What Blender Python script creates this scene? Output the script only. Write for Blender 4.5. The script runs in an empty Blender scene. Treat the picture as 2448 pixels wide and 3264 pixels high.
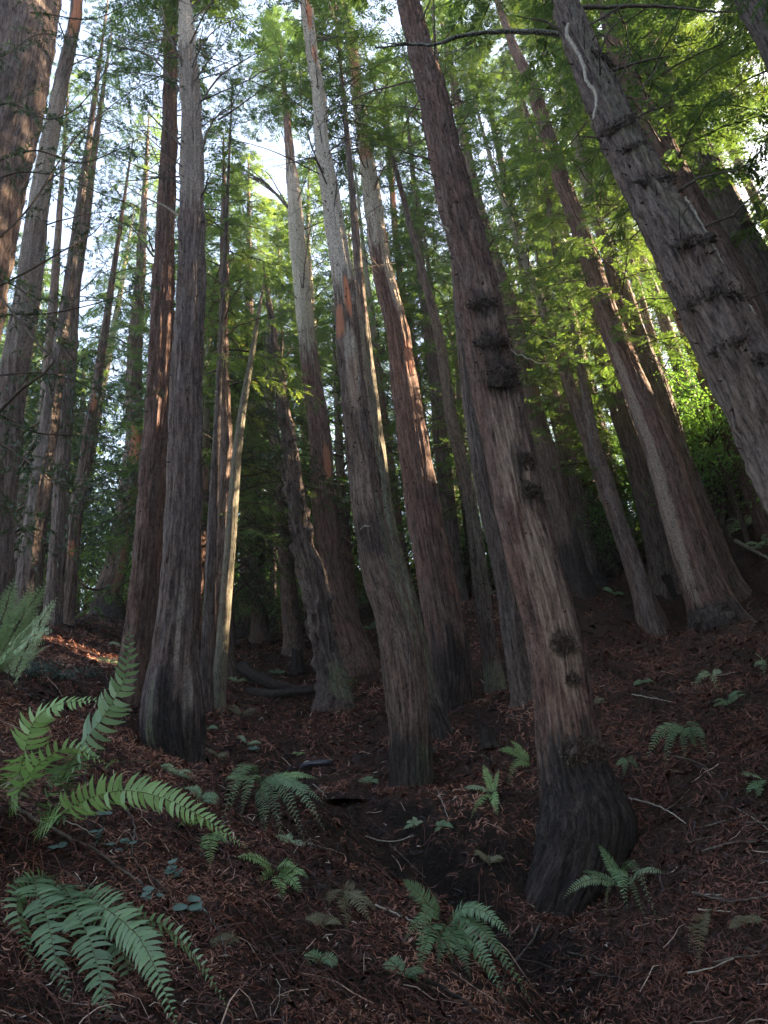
import bpy, math
import numpy as np

# ------------------------------------------------------------------ camera, world, sun, exposure
sc = bpy.context.scene
COL = sc.collection
F_PX, PW, PH = 2513.0, 2448.0, 3264.0          # focal length in photo pixels, photo size
PITCH, ROLL = math.radians(27.0), math.radians(-6.0)
_a = PITCH + math.pi / 2
_Rx = np.array([[1, 0, 0], [0, math.cos(_a), -math.sin(_a)], [0, math.sin(_a), math.cos(_a)]])
_Rz = np.array([[math.cos(ROLL), -math.sin(ROLL), 0], [math.sin(ROLL), math.cos(ROLL), 0], [0, 0, 1]])
MC = _Rx @ _Rz
FWD = -MC[:, 2]
cam = bpy.data.cameras.new("camera")
camo = bpy.data.objects.new("camera", cam)
COL.objects.link(camo)
import mathutils
camo.matrix_world = mathutils.Matrix([list(MC[i]) + [0.0] for i in range(3)] + [[0, 0, 0, 1]])
cam.sensor_fit = 'VERTICAL'
cam.sensor_height = 24.0
cam.lens = F_PX / PH * 24.0
cam.clip_start = 0.05
cam.clip_end = 2000.0
sc.camera = camo

HAZE = 0.0008
SUN_EL, SUN_AZ = math.radians(27.0), math.radians(72.0)   # azimuth clockwise from +Y (to the right of the view)
world = bpy.data.worlds.new("World")
sc.world = world
world.use_nodes = True
wn = world.node_tree
bg = wn.nodes['Background']
sky = wn.nodes.new('ShaderNodeTexSky')
sky.sky_type = 'NISHITA'
sky.sun_disc = False
sky.sun_elevation = SUN_EL
sky.sun_rotation = SUN_AZ
sky.air_density = 1.0
sky.dust_density = 2.0
sky.ozone_density = 1.5
wn.links.new(sky.outputs[0], bg.inputs[0])
bg.inputs[1].default_value = 0.13
sl = bpy.data.lights.new("sun", 'SUN')
sl.energy = 5.0
sl.angle = math.radians(0.5)
sl.color = (1.0, 0.86, 0.66)
slo = bpy.data.objects.new("sun", sl)
COL.objects.link(slo)
_sd = np.array([math.sin(SUN_AZ) * math.cos(SUN_EL), math.cos(SUN_AZ) * math.cos(SUN_EL), math.sin(SUN_EL)])
slo.rotation_euler = mathutils.Vector(_sd).to_track_quat('Z', 'Y').to_euler()
sc.view_settings.view_transform = 'Standard'
sc.view_settings.look = 'None'
sc.view_settings.exposure = 3.2
sc.view_settings.use_white_balance = True
sc.view_settings.white_balance_temperature = 7900.0
sc.view_settings.white_balance_tint = 14.0
sc.view_settings.gamma = 1.0
sc.cycles.max_bounces = 6
sc.cycles.diffuse_bounces = 3
sc.cycles.glossy_bounces = 2
sc.cycles.transmission_bounces = 3
sc.cycles.transparent_max_bounces = 4
sc.cycles.caustics_reflective = False
sc.cycles.caustics_refractive = False
sc.cycles.sample_clamp_indirect = 4.0

RNG = np.random.default_rng(11)
S = 1.3                                          # metres per distance unit used in the tables

# ------------------------------------------------------------------ small maths helpers
def nrm(v):
    v = np.asarray(v, float)
    return v / (np.linalg.norm(v, axis=-1, keepdims=True) + 1e-12)

def ray(px, py):
    return MC @ np.array([(px - PW / 2) / F_PX, -(py - PH / 2) / F_PX, -1.0])

def at(px, py, Y):
    d = ray(px, py)
    return d * (Y / d[1])

def proj(p):
    c = MC.T @ np.asarray(p, float)
    return PW / 2 + F_PX * c[0] / -c[2], PH / 2 - F_PX * c[1] / -c[2]

def _hash(ix, iy, iz, seed):
    h = (ix.astype(np.int64) * 374761393 + iy.astype(np.int64) * 668265263 + iz.astype(np.int64) * 2147483647 + seed * 974711) & 0xffffffff
    h = ((h ^ (h >> 13)) * 1274126177) & 0xffffffff
    h = ((h ^ (h >> 16)) * 2246822519) & 0xffffffff
    return ((h ^ (h >> 15)) & 0xffff) / 65535.0

def vn(x, y, z, seed=0):
    """value noise in 0..1"""
    x, y, z = np.broadcast_arrays(np.asarray(x, float), np.asarray(y, float), np.asarray(z, float))
    ix, iy, iz = np.floor(x), np.floor(y), np.floor(z)
    fx, fy, fz = x - ix, y - iy, z - iz
    fx, fy, fz = [t * t * (3 - 2 * t) for t in (fx, fy, fz)]
    r = 0
    for a in (0, 1):
        for b in (0, 1):
            for c in (0, 1):
                w = (fx if a else 1 - fx) * (fy if b else 1 - fy) * (fz if c else 1 - fz)
                r = r + w * _hash(ix + a, iy + b, iz + c, seed)
    return r

def fbm(x, y, z, seed=0, oct=3):
    r, a, t = 0, 1.0, 0
    for o in range(oct):
        r = r + a * vn(x * 2 ** o, y * 2 ** o, z * 2 ** o, seed + o)
        t += a
        a *= 0.5
    return r / t

# ------------------------------------------------------------------ mesh collecting
class MB:
    def __init__(s):
        s.v, s.f, s.n, s.a, s.m = [], [], 0, {}, []

    def add(s, V, Fc, mat=0, **attrs):
        V = np.asarray(V, float).reshape(-1, 3)
        Fc = np.asarray(Fc, np.int64)
        s.f.append(Fc + s.n)
        s.m.append(np.full(len(Fc), mat, np.int32))
        s.v.append(V)
        for k in set(s.a) | set(attrs):
            if k not in s.a:
                s.a[k] = [np.zeros(s.n)] if s.n else []
            x = attrs.get(k, 0.0)
            s.a[k].append(np.broadcast_to(np.asarray(x, float), (len(V),)).copy())
        s.n += len(V)

    def build(s, name, mats, parent=None, smooth=False, vec=None):
        V = np.concatenate(s.v).astype(np.float32)
        me = bpy.data.meshes.new(name)
        me.vertices.add(len(V))
        me.vertices.foreach_set('co', V.ravel())
        nl = sum(f.size for f in s.f)
        nf = sum(len(f) for f in s.f)
        me.loops.add(nl)
        me.loops.foreach_set('vertex_index', np.concatenate([f.ravel() for f in s.f]).astype(np.int32))
        me.polygons.add(nf)
        tot = np.concatenate([np.full(len(f), f.shape[1]) for f in s.f]).astype(np.int32)
        me.polygons.foreach_set('loop_start', (np.cumsum(tot) - tot).astype(np.int32))
        me.polygons.foreach_set('loop_total', tot)
        me.polygons.foreach_set('material_index', np.concatenate(s.m))
        if smooth:
            me.polygons.foreach_set('use_smooth', np.ones(nf, bool))
        for k, x in s.a.items():
            at_ = me.attributes.new(k, 'FLOAT', 'POINT')
            at_.data.foreach_set('value', np.concatenate(x).astype(np.float32))
        if vec is not None:
            at_ = me.attributes.new('bark', 'FLOAT_VECTOR', 'POINT')
            at_.data.foreach_set('vector', np.asarray(vec, np.float32).ravel())
        me.update(calc_edges=True)
        for m in (mats if isinstance(mats, (list, tuple)) else [mats]):
            me.materials.append(m)
        o = bpy.data.objects.new(name, me)
        COL.objects.link(o)
        if parent is not None:
            o.parent = parent
        return o

def tube(mb, P, R, k=5, mat=0, **attrs):
    """tapered tube along points P with radii R"""
    P = np.asarray(P, float)
    R = np.asarray(R, float)
    n = len(P)
    T = nrm(np.gradient(P, axis=0))
    ref = np.array([0.3, 0.2, 1.0]) if abs(T[0, 2]) < 0.85 else np.array([1.0, 0.2, 0.1])
    A = nrm(np.cross(T, ref))
    B = np.cross(T, A)
    th = np.arange(k) * 2 * math.pi / k
    V = P[:, None, :] + R[:, None, None] * (A[:, None, :] * np.cos(th)[None, :, None] + B[:, None, :] * np.sin(th)[None, :, None])
    i = np.arange(n - 1)[:, None] * k
    j = np.arange(k)[None, :]
    Fq = np.stack([i + j, i + (j + 1) % k, i + k + (j + 1) % k, i + k + j], -1).reshape(-1, 4)
    at2 = {}
    for kk, x in attrs.items():
        x = np.asarray(x, float)
        at2[kk] = np.repeat(x, k) if x.shape == (n,) else x
    mb.add(V, Fq, mat, **at2)
    if k > 3:
        mb.add(V[-1], np.arange(k)[None, :], mat, **{kk: (x[-1] if np.ndim(x) else x) for kk, x in at2.items()})

def leaves(mb, C, D, N, L, W, mat=0, rnd=None, shape=0):
    """many leaf-shaped quads: C base, D direction, N approx normal, L length, W width"""
    C = np.asarray(C, float)
    n = len(C)
    D = nrm(D)
    Bv = nrm(np.cross(D, N))
    L = np.broadcast_to(L, (n,))[:, None]
    W = np.broadcast_to(W, (n,))[:, None]
    mid = C + D * L * 0.45
    V = np.stack([C, mid + Bv * W * 0.5, C + D * L, mid - Bv * W * 0.5], 1).reshape(-1, 3)
    i = np.arange(n)[:, None] * 4
    r = RNG.random(n) if rnd is None else rnd
    mb.add(V, i + np.arange(4)[None, :], mat, rnd=np.repeat(r, 4))

# ------------------------------------------------------------------ object helpers
def tag(o, label=None, cat=None, group=None, kind=None):
    if label: o['label'] = label
    if cat: o['category'] = cat
    if group: o['group'] = group
    if kind: o['kind'] = kind
    return o

def empty(name, loc, label, cat, group=None):
    o = bpy.data.objects.new(name, None)
    o.empty_display_size = 0.2
    COL.objects.link(o)
    o.location = loc
    return tag(o, label, cat, group)

def hang(o, root):
    """parent a world-space mesh to a thing without moving it"""
    o.parent = root
    o.matrix_parent_inverse = mathutils.Matrix.Translation(-root.location)
    return o

# ------------------------------------------------------------------ materials
def new_mat(name):
    m = bpy.data.materials.new(name)
    m.use_nodes = True
    nt = m.node_tree
    for n in list(nt.nodes):
        nt.nodes.remove(n)
    out = nt.nodes.new('ShaderNodeOutputMaterial')
    return m, nt, out

def nd(nt, t, **kw):
    n = nt.nodes.new(t)
    for k, v in kw.items():
        if k in n.inputs:
            n.inputs[k].default_value = v
        else:
            setattr(n, k, v)
    return n

def ramp(nt, src, stops):
    r = nt.nodes.new('ShaderNodeValToRGB')
    e = r.color_ramp.elements
    while len(e) < len(stops):
        e.new(0.5)
    for i, (p, c) in enumerate(stops):
        e[i].position = p
        e[i].color = (c[0], c[1], c[2], 1)
    nt.links.new(src, r.inputs[0])
    return r.outputs[0]

def mixc(nt, fac, a, b, mode='MIX'):
    m = nt.nodes.new('ShaderNodeMix')
    m.data_type = 'RGBA'
    m.blend_type = mode
    for sock, x in ((m.inputs[0], fac), (m.inputs[6], a), (m.inputs[7], b)):
        if hasattr(x, 'links'):
            nt.links.new(x, sock)
        elif isinstance(x, (int, float)):
            sock.default_value = x
        else:
            sock.default_value = (x[0], x[1], x[2], 1)
    return m.outputs[2]

def mth(nt, op, a, b=0.0, clamp=False):
    m = nt.nodes.new('ShaderNodeMath')
    m.operation = op
    m.use_clamp = clamp
    for sock, x in ((m.inputs[0], a), (m.inputs[1], b)):
        if hasattr(x, 'links'):
            nt.links.new(x, sock)
        else:
            sock.default_value = x
    return m.outputs[0]

def noise(nt, vec, scale, detail=4.0, rough=0.6, loc=(0, 0, 0), dist=0.0):
    mp = nt.nodes.new('ShaderNodeMapping')
    mp.inputs['Scale'].default_value = scale
    mp.inputs['Location'].default_value = loc
    nt.links.new(vec, mp.inputs[0])
    n = nd(nt, 'ShaderNodeTexNoise', Scale=1.0, Detail=detail, Roughness=rough, Distortion=dist)
    nt.links.new(mp.outputs[0], n.inputs[0])
    return n.outputs[0]

def bark_material(name, dark, mid, light, grey=0.4):
    m, nt, out = new_mat(name)
    av = nd(nt, 'ShaderNodeAttribute', attribute_name='bark').outputs['Vector']
    oi = nt.nodes.new('ShaderNodeObjectInfo')
    off = nt.nodes.new('ShaderNodeVectorMath'); off.operation = 'ADD'
    cmb = nt.nodes.new('ShaderNodeCombineXYZ')
    nt.links.new(mth(nt, 'MULTIPLY', oi.outputs['Random'], 37.0), cmb.inputs[2])
    nt.links.new(av, off.inputs[0]); nt.links.new(cmb.outputs[0], off.inputs[1])
    v = off.outputs[0]
    n1 = noise(nt, v, (17, 17, 1.9), 7, 0.7, dist=0.5)
    n2 = noise(nt, v, (44, 44, 7.0), 5, 0.7, dist=0.4)
    n3 = noise(nt, v, (3.2, 3.2, 0.9), 3, 0.6)
    n4 = noise(nt, v, (26, 26, 18), 5, 0.72)
    s = mth(nt, 'ADD', mth(nt, 'ADD', mth(nt, 'MULTIPLY', n1, 0.52), mth(nt, 'MULTIPLY', n2, 0.28)), mth(nt, 'MULTIPLY', n4, 0.2))
    c = ramp(nt, s, [(0.40, [x * .6 for x in dark]), (0.47, mid), (0.535, light), (0.64, [x * 1.5 for x in light])])  # dark furrow tones also stand in for shading the bump lacks
    g = (0.21, 0.175, 0.16)
    c = mixc(nt, mth(nt, 'MULTIPLY', ramp(nt, n3, [(0.42, (0, 0, 0)), (0.62, (1, 1, 1))]), grey), c, ramp(nt, s, [(0.4, (0.03, 0.024, 0.024)), (0.5, (0.13, 0.108, 0.102)), (0.6, (0.27, 0.23, 0.22))]))
    fx = lambda a, sh: mth(nt, 'MULTIPLY', nd(nt, 'ShaderNodeAttribute', attribute_name=a).outputs['Fac'], sh, True)
    pal = ramp(nt, n4, [(0.36, (0.10, 0.075, 0.065)), (0.44, (0.43, 0.36, 0.30)), (0.60, (0.68, 0.60, 0.52))])  # smooth grey wood, brightened further to hold the sky light on upper trunks
    c = mixc(nt, fx('pale', 1.0), c, pal)
    wood = ramp(nt, s, [(0.40, (0.08, 0.045, 0.035)), (0.49, (0.27, 0.18, 0.14)), (0.60, (0.44, 0.33, 0.27))])
    c = mixc(nt, fx('wood', 1.0), c, wood)
    c = mixc(nt, fx('peel', 1.0), c, mixc(nt, n2, (0.42, 0.13, 0.07), (0.62, 0.27, 0.16)))  # orange shed bark, also direct sunlight painted onto trunks
    lic = mixc(nt, n4, (0.07, 0.085, 0.045), (0.27, 0.31, 0.19))
    c = mixc(nt, mth(nt, 'MULTIPLY', fx('lich', 1.0), ramp(nt, n2, [(0.42, (0, 0, 0)), (0.56, (1, 1, 1))])), c, lic)
    c = mixc(nt, fx('char', 0.90), c, ramp(nt, s, [(0.42, (0.003, 0.003, 0.003)), (0.5, (0.016, 0.013, 0.013)), (0.6, (0.06, 0.05, 0.048))]))
    p = nd(nt, 'ShaderNodeBsdfPrincipled', Roughness=0.85)
    p.inputs['Specular IOR Level'].default_value = 0.3
    nt.links.new(c, p.inputs['Base Color'])
    b = nd(nt, 'ShaderNodeBump', Strength=1.0, Distance=0.09)
    hgt = mth(nt, 'ADD', s, mth(nt, 'MULTIPLY', n4, 0.25))
    nt.links.new(hgt, b.inputs['Height'])
    nt.links.new(b.outputs[0], p.inputs['Normal'])
    nt.links.new(p.outputs[0], out.inputs[0])
    return m

BARK = {
    'red': bark_material('bark_red', (0.028, 0.013, 0.010), (0.092, 0.046, 0.036), (0.172, 0.096, 0.076), 0.25),
    'brown': bark_material('bark_brown', (0.024, 0.014, 0.011), (0.085, 0.05, 0.039), (0.168, 0.108, 0.085), 0.35),
    'grey': bark_material('bark_grey', (0.027, 0.018, 0.016), (0.085, 0.056, 0.048), (0.17, 0.12, 0.104), 0.45),
    'dark': bark_material('bark_dark', (0.015, 0.010, 0.009), (0.062, 0.042, 0.036), (0.13, 0.095, 0.082), 0.4),
}

def simple_mat(name, stops, scale=8.0, rough=0.85, spec=0.25, bump=0.3):
    m, nt, out = new_mat(name)
    tc = nt.nodes.new('ShaderNodeTexCoord')
    n = noise(nt, tc.outputs['Object'], (scale,) * 3, 5, 0.65)
    c = ramp(nt, n, stops)
    p = nd(nt, 'ShaderNodeBsdfPrincipled', Roughness=rough)
    p.inputs['Specular IOR Level'].default_value = spec
    nt.links.new(c, p.inputs['Base Color'])
    if bump:
        b = nd(nt, 'ShaderNodeBump', Strength=bump, Distance=0.02)
        nt.links.new(n, b.inputs['Height'])
        nt.links.new(b.outputs[0], p.inputs['Normal'])
    nt.links.new(p.outputs[0], out.inputs[0])
    return m

def leaf_mat(name, stops, trans=0.4, tcol=None, gloss=0.04, orand=0.35):
    m, nt, out = new_mat(name)
    a = nd(nt, 'ShaderNodeAttribute', attribute_name='rnd').outputs['Fac']
    oi = nt.nodes.new('ShaderNodeObjectInfo')
    f = mth(nt, 'ADD', mth(nt, 'MULTIPLY', a, 1 - orand), mth(nt, 'MULTIPLY', oi.outputs['Random'], orand))
    c = ramp(nt, f, stops)
    d = nt.nodes.new('ShaderNodeBsdfDiffuse')
    t = nt.nodes.new('ShaderNodeBsdfTranslucent')
    g = nd(nt, 'ShaderNodeBsdfGlossy', Roughness=0.45)
    g.inputs[0].default_value = (0.8, 0.85, 0.9, 1)
    nt.links.new(c, d.inputs[0])
    tc = mixc(nt, 1.0, c, tcol or (1.35, 1.4, 0.72), 'MULTIPLY')
    nt.links.new(tc, t.inputs[0])
    m1 = nd(nt, 'ShaderNodeMixShader'); m1.inputs[0].default_value = trans
    nt.links.new(d.outputs[0], m1.inputs[1]); nt.links.new(t.outputs[0], m1.inputs[2])
    m2 = nd(nt, 'ShaderNodeMixShader'); m2.inputs[0].default_value = gloss
    nt.links.new(m1.outputs[0], m2.inputs[1]); nt.links.new(g.outputs[0], m2.inputs[2])
    nt.links.new(m2.outputs[0], out.inputs[0])
    return m

LEAF = {
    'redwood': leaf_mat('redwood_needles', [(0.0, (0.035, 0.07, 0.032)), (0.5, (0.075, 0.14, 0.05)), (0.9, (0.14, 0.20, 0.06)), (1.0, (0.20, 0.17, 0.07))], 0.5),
    'broad': leaf_mat('broad_leaves', [(0.0, (0.05, 0.12, 0.04)), (0.55, (0.11, 0.24, 0.07)), (1.0, (0.19, 0.32, 0.09))], 0.55),
    'bay': leaf_mat('bay_leaves', [(0.0, (0.015, 0.038, 0.018)), (0.6, (0.035, 0.075, 0.032)), (1.0, (0.07, 0.13, 0.04))], 0.3, gloss=0.07),
    'tan': leaf_mat('shaded_needles', [(0.0, (0.022, 0.035, 0.02)), (0.6, (0.045, 0.07, 0.038)), (1.0, (0.085, 0.085, 0.05))], 0.25),  # darker copy of the redwood needles, shade put into its colour
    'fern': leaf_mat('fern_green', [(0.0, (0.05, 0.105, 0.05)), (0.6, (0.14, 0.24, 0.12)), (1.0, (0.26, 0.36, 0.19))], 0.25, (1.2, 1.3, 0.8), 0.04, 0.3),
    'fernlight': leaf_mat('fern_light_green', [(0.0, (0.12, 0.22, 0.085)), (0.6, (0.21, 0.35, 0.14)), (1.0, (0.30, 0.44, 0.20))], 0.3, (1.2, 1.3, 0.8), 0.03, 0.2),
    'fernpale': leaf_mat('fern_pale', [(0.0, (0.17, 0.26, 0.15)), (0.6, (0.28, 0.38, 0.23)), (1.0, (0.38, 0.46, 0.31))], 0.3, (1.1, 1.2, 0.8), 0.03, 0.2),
    'ferndry': leaf_mat('fern_dry', [(0.0, (0.10, 0.075, 0.045)), (0.6, (0.16, 0.15, 0.09)), (1.0, (0.22, 0.23, 0.14))], 0.2, (1.1, 1.0, 0.8), 0.02, 0.2),
    'ivy': leaf_mat('ground_leaves', [(0.0, (0.04, 0.085, 0.07)), (1.0, (0.10, 0.18, 0.14))], 0.15, (1, 1.1, 0.8), 0.06, 0.2),
    'litter': leaf_mat('litter_sprays', [(0.0, (0.022, 0.012, 0.010)), (0.35, (0.10, 0.040, 0.029)), (0.7, (0.24, 0.094, 0.062)), (0.93, (0.38, 0.19, 0.13)), (1.0, (0.50, 0.40, 0.34))], 0.08, (1, 0.8, 0.7), 0.03, 0.0),
}
M_STEM = simple_mat('fern_stem', [(0.3, (0.05, 0.045, 0.02)), (0.7, (0.12, 0.12, 0.05))])
M_TWIG = simple_mat('dead_twig', [(0.3, (0.04, 0.03, 0.026)), (0.55, (0.10, 0.078, 0.066)), (0.75, (0.22, 0.19, 0.16))], 14)
M_LIMB = simple_mat('live_limb', [(0.3, (0.03, 0.022, 0.018)), (0.7, (0.11, 0.08, 0.06))], 10)
M_PALE = simple_mat('pale_dead_wood', [(0.3, (0.16, 0.135, 0.115)), (0.7, (0.42, 0.37, 0.32))], 20)
M_LICH = simple_mat('lichen_twig', [(0.42, (0.04, 0.034, 0.03)), (0.52, (0.12, 0.115, 0.10)), (0.68, (0.34, 0.37, 0.34))], 26)
M_BURL = simple_mat('burl_bark', [(0.3, (0.010, 0.007, 0.006)), (0.5, (0.040, 0.026, 0.021)), (0.68, (0.11, 0.078, 0.062))], 26, bump=0.8)
M_SPROUT = simple_mat('burl_sprouts', [(0.35, (0.018, 0.013, 0.011)), (0.5, (0.07, 0.048, 0.038)), (0.62, (0.17, 0.125, 0.10))], 18, bump=0)
M_ROT = simple_mat('rotten_log', [(0.3, (0.010, 0.008, 0.008)), (0.6, (0.035, 0.026, 0.022)), (0.8, (0.09, 0.065, 0.05))], 12, bump=0.8)
M_ROCK = simple_mat('wet_rock', [(0.3, (0.015, 0.017, 0.024)), (0.7, (0.05, 0.056, 0.075))], 6, 0.35, 0.6, 0.5)

def soil_material():
    m, nt, out = new_mat('forest_soil')
    tc = nt.nodes.new('ShaderNodeTexCoord')
    n1 = noise(nt, tc.outputs['Object'], (1.2,) * 3, 5, 0.6)
    n2 = noise(nt, tc.outputs['Object'], (28,) * 3, 6, 0.7)
    c = ramp(nt, n2, [(0.3, (0.012, 0.008, 0.007)), (0.5, (0.045, 0.022, 0.017)), (0.7, (0.10, 0.046, 0.032))])
    c = mixc(nt, ramp(nt, n1, [(0.45, (0, 0, 0)), (0.7, (0.6, 0.6, 0.6))]), c, (0.03, 0.022, 0.018))
    c = mixc(nt, nd(nt, 'ShaderNodeAttribute', attribute_name='bare').outputs['Fac'], c, ramp(nt, n2, [(0.35, (0.004, 0.003, 0.003)), (0.7, (0.026, 0.018, 0.014))]))  # bare bank soil, its colour also darkened for the gully's missing shade
    p = nd(nt, 'ShaderNodeBsdfPrincipled', Roughness=0.95)
    p.inputs['Specular IOR Level'].default_value = 0.15
    nt.links.new(c, p.inputs['Base Color'])
    b = nd(nt, 'ShaderNodeBump', Strength=1.0, Distance=0.06)
    nt.links.new(n2, b.inputs['Height'])
    nt.links.new(b.outputs[0], p.inputs['Normal'])
    nt.links.new(p.outputs[0], out.inputs[0])
    return m
M_SOIL = soil_material()

# ------------------------------------------------------------------ terrain
# pixel of a ground point in the photo and its distance along Y (units of S)
GROUND = [(1760, 2880, 8.5), (1310, 2530, 10.8), (1410, 2340, 12), (1440, 2270, 13), (1065, 2250, 15), (1144, 2130, 17),
          (794, 2040, 22), (871, 2030, 22), (340, 1970, 19), (425, 2190, 11.5), (570, 2450, 10), (690, 2250, 13),
          (1582, 2200, 13.5), (1670, 2230, 12), (1830, 1860, 17.5), (1885, 1875, 19), (2087, 2020, 16.5), (2125, 1860, 18),
          (2290, 1990, 15), (2340, 1890, 17), (0, 3264, 2.8), (600, 3264, 3.1), (1200, 3264, 3.6), (1700, 3264, 4.6),
          (2448, 3264, 4.4), (0, 2900, 3.6), (600, 2900, 4.2), (1150, 2900, 5.4), (2400, 2900, 5.8), (0, 2500, 4.8),
          (600, 2600, 6.2), (1000, 2480, 9.5), (100, 2250, 7.5), (900, 2000, 22), (850, 2190, 16), (1000, 1850, 30),
          (2400, 1700, 18), (2448, 2400, 8.5), (1950, 2350, 10.8), (2448, 2100, 12), (150, 2010, 13), (1500, 2600, 8.8),
          (2100, 2650, 8.2), (1500, 2880, 7.9), (1350, 2740, 8.3), (1620, 2960, 7.2), (1660, 3060, 6.6), (1400, 2990, 5.2), (1250, 2830, 5.8), (1600, 3200, 4.7),
          (1330, 2600, 8.9), (1620, 2640, 8.7), (1990, 2850, 7.1), (2000, 3100, 5.6)]
GP = [at(a, b, c * S) for a, b, c in GROUND]
GP += [(0, 0, -1.55), (-5, 0, -0.4), (5, 0, -1.6), (0, -8, -4.5), (-12, -10, -3), (12, -10, -3), (12, 6, 1.5), (-10, 8, 3.2),
       (20, 20, 11.5), (22, 6, 12), (42, 8, 33), (46, 28, 34), (40, -12, 26), (58, 12, 36), (-22, 25, 8.5), (-30, 5, 3), (-25, 50, 18), (0, 55, 21), (28, 50, 18), (52, 48, 14), (-40, 75, 20), (0, 80, 21), (45, 75, 14),  # unseen right ridge raised steeply to block the low sun
       (75, 20, 34), (-60, 20, 2), (-10, -40, -14), (30, -40, -6), (60, 120, 10), (0, 130, 4), (-60, 120, 4)]
GP = np.array(GP, float)

def _phi(r2):
    return 0.5 * r2 * np.log(r2 + 1e-9)
_n = len(GP)
_d2 = ((GP[:, None, :2] - GP[None, :, :2]) ** 2).sum(-1)
_K = _phi(_d2) + np.eye(_n) * 0.12
_Pm = np.c_[np.ones(_n), GP[:, :2]]
_A = np.block([[_K, _Pm], [_Pm.T, np.zeros((3, 3))]])
_w = np.linalg.solve(_A, np.r_[GP[:, 2], 0, 0, 0])

def H0(x, y):
    x = np.atleast_1d(np.asarray(x, float)); y = np.atleast_1d(np.asarray(y, float))
    shp = x.shape
    x, y = x.ravel(), y.ravel()
    o = np.empty(len(x))
    for i in range(0, len(x), 20000):
        xs, ys = x[i:i + 20000], y[i:i + 20000]
        d2 = (xs[:, None] - GP[None, :, 0]) ** 2 + (ys[:, None] - GP[None, :, 1]) ** 2
        o[i:i + 20000] = _phi(d2) @ _w[:_n] + _w[_n] + _w[_n + 1] * xs + _w[_n + 2] * ys
    return o.reshape(shp)

def hit(px, py, Hf, y0=1.0, y1=90.0):
    d = ray(px, py)
    ys = y0 * (y1 / y0) ** np.linspace(0, 1, 500)
    P = d[None, :] * (ys / d[1])[:, None]
    below = P[:, 2] < Hf(P[:, 0], P[:, 1])
    i = int(np.argmax(below)) if below.any() else len(ys) - 1
    a, b = ys[max(i - 1, 0)], ys[i]
    for _ in range(14):
        m = (a + b) / 2
        p = d * (m / d[1])
        if p[2] < Hf(p[0], p[1])[0]: b = m
        else: a = m
    return d * (b / d[1])

CH = np.array([at(a, b, c * S)[:2] for a, b, c in [(1850, 3300, 4.9), (1740, 3140, 5.8), (1640, 3020, 6.6), (1530, 2920, 7.4), (1400, 2800, 8.0), (1260, 2680, 8.5), (1150, 2580, 9.0), (1050, 2470, 9.6), (960, 2390, 10.6), (900, 2300, 12.2)]])
CHD = np.array([0.3, 0.35, 0.4, 0.45, 0.45, 0.4, 0.35, 0.3, 0.25, 0.1])
POOL = CH[7]
POOLZ = float(H0(POOL[0], POOL[1])[0]) - 0.30
MOUND = [(hit(1330, 2700, H0)[:2], 0.35, 0.7)]

def H(x, y):
    x = np.atleast_1d(np.asarray(x, float)); y = np.atleast_1d(np.asarray(y, float))
    z = H0(x, y)
    # the little gully: distance to a broken line
    best = np.full(x.shape, 1e9); dep = np.zeros(x.shape)
    for i in range(len(CH) - 1):
        a, b = CH[i], CH[i + 1]
        ab = b - a
        t = np.clip(((x - a[0]) * ab[0] + (y - a[1]) * ab[1]) / (ab @ ab), 0, 1)
        dd = np.hypot(x - a[0] - t * ab[0], y - a[1] - t * ab[1])
        u = dd < best
        best = np.where(u, dd, best)
        dep = np.where(u, CHD[i] * (1 - t) + CHD[i + 1] * t, dep)
    wv = 0.34 + 0.3 * dep + 0.25 * (vn(x * 1.3, y * 1.3, 0, 5) - 0.5)
    z = z - dep * np.exp(-(best / wv) ** 2.6)
    dist = np.hypot(x, y)
    z = z + (fbm(x * 0.8, y * 0.8, 0, 31) - 0.5) * 0.30 + (fbm(x * 3.1, y * 3.1, 0, 32) - 0.5) * 0.17 + (vn(x * 9, y * 9, 0, 35) - 0.5) * 0.06
    # a flat spot under the pool
    r = np.hypot(x - POOL[0], (y - POOL[1]))
    k = np.clip(1.35 - r / 0.42, 0, 1)
    z = z * (1 - k) + (POOLZ - 0.06) * k
    return z

rows = np.concatenate([np.linspace(-45, 0.2, 26), np.linspace(0.2, 14, 330)[1:], 14 + (np.exp(np.linspace(0, 1, 170) * 2.2) - 1) / (math.exp(2.2) - 1) * 116])
ss = np.concatenate([-1 - (np.linspace(0, 1, 26)[::-1][:-1] ** 1.6) * 2.2, np.linspace(-1, 1, 330), 1 + (np.linspace(0, 1, 26)[1:] ** 1.6) * 2.2])
gy = np.repeat(rows[:, None], len(ss), 1)
gx = ss[None, :] * (np.clip(np.abs(gy), 0, 75) * 0.62 + 2.6 + 10 * (np.abs(ss[None, :]) > 1) * (np.abs(ss[None, :]) - 1))
gz = H(gx, gy)
gn, gm = gx.shape
mb = MB()
idx = np.arange(gn * gm).reshape(gn, gm)
def chan_dist(x, y):
    best = np.full(np.shape(x), 1e9)
    for i in range(len(CH) - 1):
        a, b = CH[i], CH[i + 1]
        ab = b - a
        t = np.clip(((x - a[0]) * ab[0] + (y - a[1]) * ab[1]) / (ab @ ab), 0, 1)
        best = np.minimum(best, np.hypot(x - a[0] - t * ab[0], y - a[1] - t * ab[1]))
    return best
def bare_shade(x, y, slope):
    b = np.clip((slope - 0.75) / 0.6, 0, 1) * np.clip(1.6 - chan_dist(x, y) / 1.6, 0, 1)
    b = np.maximum(b, np.clip(1.2 - chan_dist(x, y) / 0.38, 0, 1) * .8)
    return b * np.clip((14 * S - y) / 4, 0, 1)
sy_, sx_ = np.gradient(gz)
dy_ = np.gradient(gy, axis=0); dx_ = np.gradient(gx, axis=1)
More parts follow.
